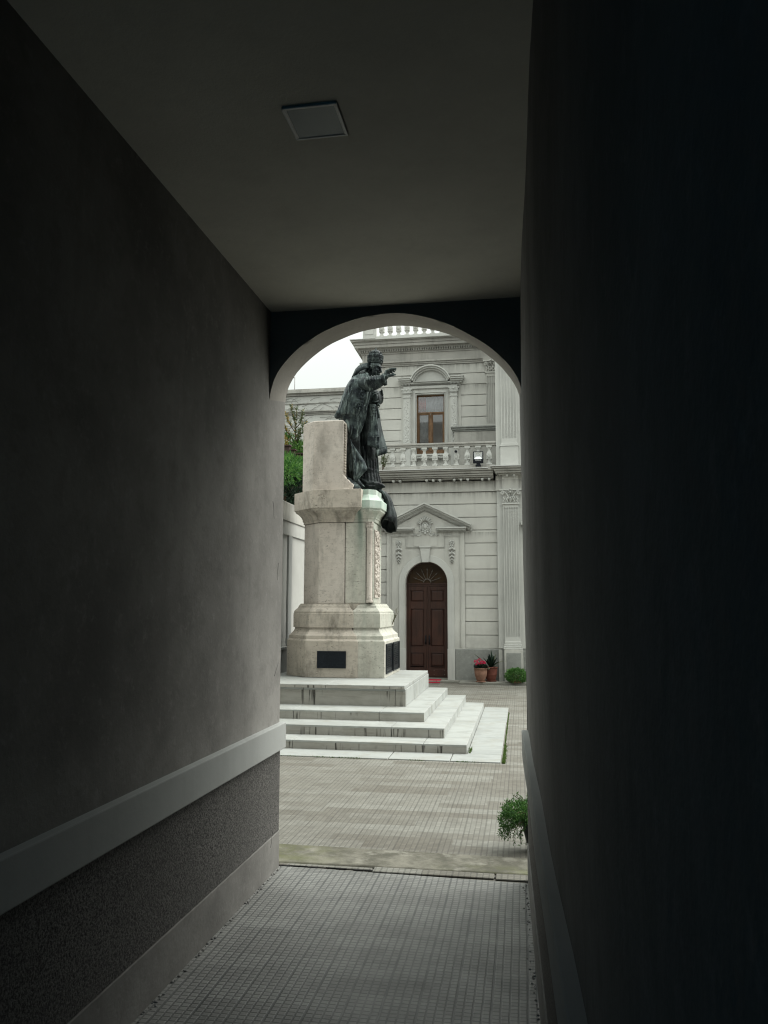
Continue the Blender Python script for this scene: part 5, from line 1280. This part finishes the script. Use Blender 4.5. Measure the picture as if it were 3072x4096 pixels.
# bronze train falling over the front edge of the pedestal
m=MB()
ctr=[(-2.32,13.0,3.60,.02),(-2.22,13.0,3.58,.035),(-2.165,13.0,3.50,.05),(-2.13,13.0,3.40,.06),(-2.12,13.0,3.30,.085),(-2.11,13.0,3.20,.118),(-2.115,13.0,3.12,.142),(-2.125,13.0,3.07,.145),(-2.13,13.0,3.03,.132)]
rs=[]
for i in range(25):
    t=i/24*(len(ctr)-1); k=min(int(t),len(ctr)-2); a=ctr[k];b=ctr[k+1]; u=t-k; c=[lerp(p,q,u) for p,q in zip(a,b)]
    rr=[]; tl=max(0,(i-8)/16)
    for j in range(32):
        an=2*PI*j/32; f=1+.07*math.cos(5*an+i*.15)+.03*math.cos(9*an)
        dx=c[3]*.88*f*math.cos(an); dy=c[3]*1.25*f*math.sin(an)
        rr.append((c[0]+dx,c[1]+dy,c[2]+dx*lerp(.8,-.15,tl)-.55*dy*tl*tl))
    rs.append(rr)
m.rings(rs,caps=False); o=m.build('train',MAT['bronze_shade'],SS,solid=.012)
m=MB(); m.tube([(-2.28,12.78,3.61),(-2.19,12.74,3.575),(-2.155,12.74,3.52),(-2.14,12.76,3.46)],[.012,.02,.02,.01],7); m.build('train_fold',MAT['bronze'],SS)

# ================================================================== plants
def cluster(mb,c,rad,n,L,W,rnd,shell=.55,up=.3,drop=0,bound=None):
    c=Vector(c)
    for i in range(n):
        d=rv(rnd); q=rnd.random()**(1/3); q=shell+(1-shell)*q if rnd.random()<.8 else rnd.random()
        bump=1+.22*noise.noise(Vector((d.x*2.3+c.x,d.y*2.3,d.z*2.3+c.z)))
        p=c+Vector((d.x*rad[0],d.y*rad[1],d.z*rad[2]))*q*bump
        if bound and not bound(p): continue
        dd=(d+Vector((0,0,up))+rv(rnd)*.7).normalized(); dd.z-=drop
        leafquad(mb,p,dd,rnd.uniform(.6,1.2)*L,W*rnd.uniform(.7,1.2),rv(rnd))
def shrub(name,parts,mat,loc,label,cat='shrub',group=None,stems=None,bound=None,seed=1):
    e=empty(name,loc,label,cat,group); rnd=random.Random(seed); m=MB()
    for (c,rad,n,L,W) in parts: cluster(m,c,rad,n,L,W,rnd,bound=bound)
    m.build('foliage',mat,e,weld=False)
    if stems:
        m=MB()
        for s in stems: m.tube(*s)
        m.build('stem',MAT['bark'],e)
    return e
# shrubs over the garden wall
shrub('shrub',[((-4.32,14.4,4.27),(.40,.5,.25),1500,.13,.032),((-4.8,14.8,4.35),(.5,.5,.30),1100,.13,.032),((-4.12,13.9,4.15),(.2,.4,.20),500,.12,.03)],MAT['leafb'],(-4.5,14.4,3.2),'bright green bushy shrub leaning over the garden wall',stems=[([(-4.5,14.5,3.2),(-4.45,14.4,3.9),(-4.4,14.4,4.3)],[.04,.03,.015],7)],seed=2)
shrub('shrub',[((-4.25,14.4,3.75),(.45,.5,.42),1900,.13,.03),((-4.75,14.7,3.7),(.5,.5,.5),1100,.13,.03)],MAT['leafd'],(-4.4,14.3,3.2),'dark glossy shrub just above the garden wall, below the bright one',stems=[([(-4.3,14.3,3.2),(-4.3,14.3,3.9)],[.04,.02],7)],seed=3)
shrub('shrub',[((-4.75,17.2,5.12),(.35,.5,.26),1100,.12,.032),((-5.2,17.3,5.3),(.3,.4,.3),700,.12,.03)],MAT['leaf'],(-5,17.2,4.0),'mid green shrub beyond the brown stepped planter',stems=[([(-4.9,17.2,3.2),(-4.9,17.2,5.1)],[.05,.02],7)],seed=4)
e=empty('sapling',(-4.92,17.0,4.9),'thin leggy sapling with green and yellow leaves rising before the far wall','tree'); rnd=random.Random(9)
m=MB(); ml=MB(); my=MB()
base=Vector((-4.92,17.0,5.22))
def fx(px,py,Yd):  # helper only for the branch layout table below
    return None
tr=[(0,0,0),(.02,0,.25),(.03,0,.55),(.04,0,.88)]
brs=[[base+Vector(p) for p in tr]]
for (x0,z0,x1,z1) in ((.0,.15,-.30,.62),(.02,.2,.24,.60),(.02,.35,-.20,.78),(.03,.45,.22,.80),(.0,.1,-.36,.38),(.01,.12,.26,.42),(.03,.5,-.09,.95),(0,.05,.14,.30)):
    brs.append([base+Vector((x0,0,z0)),base+Vector(((x0+x1)/2,rnd.uniform(-.1,.1),(z0+z1)/2-.03)),base+Vector((x1,rnd.uniform(-.15,.15),z1))])
for bi,b in enumerate(brs):
    m.tube(b,[.016-.002*min(bi,3)]+[.010]*(len(b)-2)+[.005],5)
    for k in range(90 if bi else 110):
        t=rnd.uniform(.35,1.03); kk=t*(len(b)-1); i=min(int(kk),len(b)-2); p=b[i].lerp(b[i+1],kk-i)
        tgt=my if (bi in(1,5,3) and rnd.random()<.5) or rnd.random()<.06 else ml
        leafquad(tgt,p+rv(rnd)*.022,rv(rnd)+Vector((0,0,.9)),rnd.uniform(.05,.085),.020,rv(rnd))
m.build('trunk',MAT['bark'],e); ml.build('foliage',MAT['leafg'],e,weld=False); my.build('yellow_foliage',MAT['leafy'],e,weld=False)
m=MB(); e=empty('yellow_shrub',(-5.12,16.9,4.9),'yellowing twiggy bush at the left above the brown planter','shrub')
cluster(m,(-5.12,16.9,5.2),(.08,.2,.24),300,.07,.018,rnd); m.build('foliage',MAT['leafy'],e,weld=False)
m=MB(); m.tube([(-5.12,16.9,4.6),(-5.12,16.9,5.3)],[.02,.008],5); m.build('stem',MAT['bark'],e)
# potted plants at the facade
def pot(name,mb_prof,c,mat,e,seg=28):
    m=MB(); m.lathe(mb_prof,c,seg); return m.build(name,mat,e)
GP=empty('potted_geranium',(-.935,18.50,.045),'terracotta pot of bright magenta geraniums, left of the broad leaf plant','potted plant')
c=(-.93,18.53,.045)
pot('saucer',[(.135,0),(.15,.012),(.15,.028),(.13,.03)],c,MAT['terra'],GP)
m=MB(); m.lathe([(.108,.03),(.118,.06),(.130,.10),(.158,.17),(.172,.24),(.178,.32),(.182,.375),(.192,.38),(.195,.405),(.188,.415),(.170,.412),(.165,.37),(.001,.36)],c,30); m.build('pot',MAT['terra'],GP)
m=MB(); rnd=random.Random(21)
for i in range(520):
    a=rnd.uniform(0,2*PI); r=.17*math.sqrt(rnd.random()); p=Vector((c[0]+r*math.cos(a)*1.05,c[1]+r*math.sin(a),c[2]+.40+rnd.uniform(-.02,.13)*(1-r*2.2)+.02)); leafquad(m,p,(math.cos(a)+rnd.gauss(0,.4),math.sin(a)+rnd.gauss(0,.4),rnd.uniform(-.2,.7)),rnd.uniform(.035,.06),.045,(0,0,1))
m.build('foliage',MAT['leafd'],GP,weld=False)
for (dx,dy,dz,rr) in ((-.125,-.06,.60,.055),(-.075,-.09,.535,.06),(.065,-.10,.575,.068),(-.035,.0,.65,.045),(.10,-.06,.56,.045)):
    m=MB(); q=Vector((c[0]+dx,c[1]+dy,c[2]+dz))
    for i in range(150):
        d=rv(rnd); 
        if d.z<-.5: continue
        p=q+Vector((d.x*rr,d.y*rr,d.z*rr*.75))*rnd.uniform(.75,1); leafquad(m,p,d+rv(rnd)*.8,rr*.42,rr*.38,d)
    m.build('flower_head',MAT['petal'],GP,weld=False)
m=MB()
for (dx,dy,dz) in ((-.125,-.06,.60),(-.075,-.09,.535),(.065,-.10,.575),(-.035,.0,.65),(.10,-.06,.56)): m.tube([(c[0]+dx*.4,c[1]+dy*.4,c[2]+.38),(c[0]+dx*.9,c[1]+dy*.9,c[2]+dz-.02)],.006,5)
m.build('flower_stem',MAT['leafg'],GP)
GP.scale=(.80,.80,.76)
AP=empty('potted_aspidistra',(-.70,18.78,.045),'red clay pot with dark broad upright leaves behind the geraniums','potted plant')
c=(-.715,18.76,.045)
pot('saucer',[(.135,0),(.15,.012),(.15,.026),(.12,.03)],c,MAT['terra2'],AP)
m=MB(); m.lathe([(.105,.02),(.125,.06),(.150,.14),(.158,.18),(.164,.19),(.162,.20),(.172,.28),(.176,.35),(.178,.375),(.192,.38),(.192,.405),(.175,.41),(.165,.38),(.001,.37)],c,30); m.build('pot',MAT['terra2'],AP)
def blade(mb,p0,d,L,W,arch,n=9,fold=.15,tw=0):
    d=Vector(d).normalized(); side=d.cross(Vector((0,0,1))); 
    if side.length<.2: side=Vector((1,0,0))
    side.normalize(); p=Vector(p0); dr_=d.copy(); C_=[]
    for i in range(n+1):
        t=i/n; C_.append((p.copy(),dr_.copy(),W*math.sin(PI*min(1,(t*.92+.06)))**.8*(0.35+.65*min(1,t*3)))); dr_=(dr_+Vector((0,0,-arch/n))).normalized(); p=p+dr_*(L/n)
    vs=[];s2=Matrix.Rotation(tw,3,d)@side
    for (q,dd,w_) in C_:
        nn=s2.cross(dd).normalized(); vs+=[q-s2*w_/2+nn*w_*fold,q,q+s2*w_/2+nn*w_*fold]
    mb.add(vs,[(3*i+j,3*i+j+1,3*i+j+4,3*i+j+3) for i in range(n) for j in (0,1)],True)
m=MB(); m2=MB(); b0=Vector((c[0],c[1],c[2]+.37))
specs=[((-.62,-.1,.75),.56,.085,.25,m2,.2),((-.50,-.15,.62),.50,.075,.75,m,.0),((-.55,-.2,.45),.42,.06,.6,m,.3),((.02,-.1,1),.53,.10,.02,m,1.2),((-.18,0,1),.36,.085,.05,m,.9),((.25,.05,.9),.42,.07,.15,m2,.5),((.35,-.1,.85),.34,.08,.2,m,.8),((.5,-.15,.8),.48,.07,1.2,m2,.2),((.28,-.2,.7),.30,.09,.4,m,.6),((-.2,-.3,.9),.30,.09,.3,m,.4),((.05,-.4,.8),.32,.08,.6,m,.2),((.3,-.4,.5),.30,.07,1.2,m2,.0),((-.1,-.5,.4),.24,.07,1.5,m2,.0),((-.35,-.1,.8),.36,.08,.5,m,.2),((.15,.3,.9),.38,.08,.3,m,.2),((-.15,.35,.8),.36,.08,.3,m,.5),((.4,.25,.6),.30,.07,.6,m,.2),((.12,-.2,1),.40,.085,.1,m,.7),((-.08,-.15,1),.42,.08,.1,m,.3),((.2,-.1,.95),.36,.08,.2,m,1.0)]
for d,L,W,ar,tg,tw in specs: blade(tg,b0+Vector((d[0]*.08,d[1]*.08,0)),d,L,W,ar,tw=tw)
m.build('leaves',MAT['aspid'],AP,solid=.002); m2.build('pale_leaves',MAT['aspl'],AP,solid=.002)
AP.scale=(.84,.84,.80)
RB=empty('round_shrub',(-.15,18.5,.05),'clipped bright green dome shrub in a low pot before the pilaster plinth','shrub')
m=MB(); rnd=random.Random(31); cc=Vector((-.145,18.50,.235))
for i in range(4300):
    d=rv(rnd); q=rnd.uniform(.74,1.0)*(1+.22*noise.noise(d*3.6)+.12*noise.noise(d*8)); p=cc+Vector((d.x*.275,d.y*.24,d.z*.225 if d.z>0 else d.z*.19))*q
    leafquad(m,p,d+rv(rnd)*.9,rnd.uniform(.022,.042),.024,rv(rnd))
m.build('foliage',MAT['leafb'],RB,weld=False)
m=MB()
for k in range(7): m.tube([(cc.x,cc.y,.10),(cc.x+.15*math.cos(k),cc.y+.12*math.sin(k),.30)],[.012,.006],5)
m.build('stem',MAT['bark'],RB)
RB.scale=(.90,.90,.78)
m=MB(); m.lathe([(.12,0),(.15,.02),(.155,.07),(.14,.075),(.001,.07)],(cc.x,cc.y,.045),22); m.build('pot',MAT['terra'],RB)
# foreground potted plant hugging the passage corner
FP=empty('trailing_potted_plant',(.06,6.02,0),'small dark pot of feathery green foliage spilling over at the passage corner','potted plant')
pc=(.066,6.02,0)
m=MB(); m.lathe([(.040,.004),(.056,.004),(.058,.02),(.055,.03),(.075,.11),(.095,.20),(.100,.215),(.090,.215),(.08,.20),(.001,.19)],pc,26); m.build('pot',MAT['black'],FP)
rnd=random.Random(41); m=MB(); tw_=MB()
def fcl(c_,r3,n_):
    c_=Vector(c_)
    for i in range(n_):
        d=rv(rnd); q=rnd.uniform(.6,1)*(1+.3*noise.noise(d*2.7+c_*9)); leafquad(m,c_+Vector((d.x*r3[0],d.y*r3[1],d.z*r3[2]))*q,d*.6+rv(rnd)+Vector((0,0,.3)),rnd.uniform(.014,.026),.0062,rv(rnd))
fcl((-.035,6.0,.275),(.135,.14,.065),2300); fcl((-.12,5.98,.21),(.075,.10,.06),900); fcl((.05,6.05,.28),(.09,.14,.07),900); fcl((-.15,5.98,.13),(.035,.05,.05),260)
for k in range(110):
    a=rnd.uniform(PI*.55,PI*1.6) if rnd.random()<.8 else rnd.uniform(0,2*PI)
    p=Vector((pc[0]+.04*math.cos(a),pc[1]+.05*math.sin(a),.205)); d=Vector((math.cos(a)*rnd.uniform(.4,1.2),math.sin(a)*.8,rnd.uniform(.15,1.2))).normalized()
    L=rnd.uniform(.08,.235); n_=8; pts=[p.copy()]
    for i in range(n_):
        d=(d+Vector((0,0,-.17))).normalized(); p=p+d*L/n_; pts.append(p.copy())
        if i>1:
            for j in range(6): leafquad(m,p+rv(rnd)*.008,d*.8+rv(rnd),rnd.uniform(.012,.022),.0048,rv(rnd))
    if k%3==0: tw_.tube(pts,[.0018]*len(pts),4)
for k in range(9):
    p=Vector((pc[0]-.10+rnd.uniform(-.09,.07),pc[1]+rnd.uniform(-.07,.03),.17)); L=rnd.uniform(.07,.14); pts=[]
    for i in range(8):
        t=i/7; q=p+Vector((-.02*t+.006*math.sin(i+k),0,-L*t)); pts.append(q)
        if t>.3:
            for j in range(4): leafquad(m,q+rv(rnd)*.004,rv(rnd)+Vector((0,0,-.4)),rnd.uniform(.014,.026),.006,rv(rnd))
    tw_.tube(pts,[.0016]*len(pts),4)
for (ax_,az) in ((-.15,.375),(-.12,.385),(-.20,.335),(-.05,.39)):
    pts=[Vector((pc[0],pc[1],.22)),Vector((pc[0]+ax_*.6,pc[1],.22+(az-.22)*.75)),Vector((pc[0]+ax_,pc[1],az))]; tw_.tube(pts,[.0018]*3,4)
    for i in range(22):
        t=rnd.uniform(.45,1.02); q=pts[1].lerp(pts[2],(t-.5)*2) if t>.5 else pts[0].lerp(pts[1],t*2); leafquad(m,q,rv(rnd)+Vector((-.4,0,.3)),rnd.uniform(.014,.026),.006,rv(rnd))
m.build('foliage',MAT['leafb'],FP,weld=False); tw_.build('twigs',MAT['bark'],FP)
# weeds
def weed(name,base,H,n,spread,label,lean=(0,0),leafL=.05,seed=1,mat='leafg'):
    e=empty(name,base,label,'plant'); rnd=random.Random(seed); m=MB(); s=MB(); b=Vector(base)
    for k in range(n):
        a=rnd.uniform(0,2*PI); tip=b+Vector((lean[0]+spread*rnd.uniform(-1,1),spread*.6*math.sin(a),H*rnd.uniform(.55,1))); mid=b.lerp(tip,.5)+Vector((rnd.uniform(-.02,.02),0,0)); s.tube([b,mid,tip],[.004,.003,.0015],4)
        for i in range(26):
            t=rnd.uniform(.2,1); q=b.lerp(mid,t*2) if t<.5 else mid.lerp(tip,t*2-1); leafquad(m,q,rv(rnd)*.8+Vector((0,0,.8)),rnd.uniform(.6,1.1)*leafL,leafL*.22,rv(rnd))
    m.build('foliage',MAT[mat],e,weld=False); s.build('stem',MAT['bark'],e)
weed('weed',(-3.22,18.72,4.96),.62,9,.16,'spindly green weed growing on the cornice beside the statue foot',seed=5,leafL=.075)
weed('weed',(-2.16,13.5,1.40),.30,5,.08,'small leafy weed rooted on the far side of the pedestal moulding',lean=(.07,0),seed=6,leafL=.03)
weed('weed',(-3.88,14.6,2.22),.16,4,.05,'little plant clinging to the garden wall panel beside the pedestal',lean=(.04,0),seed=7,leafL=.05,mat='leafd')
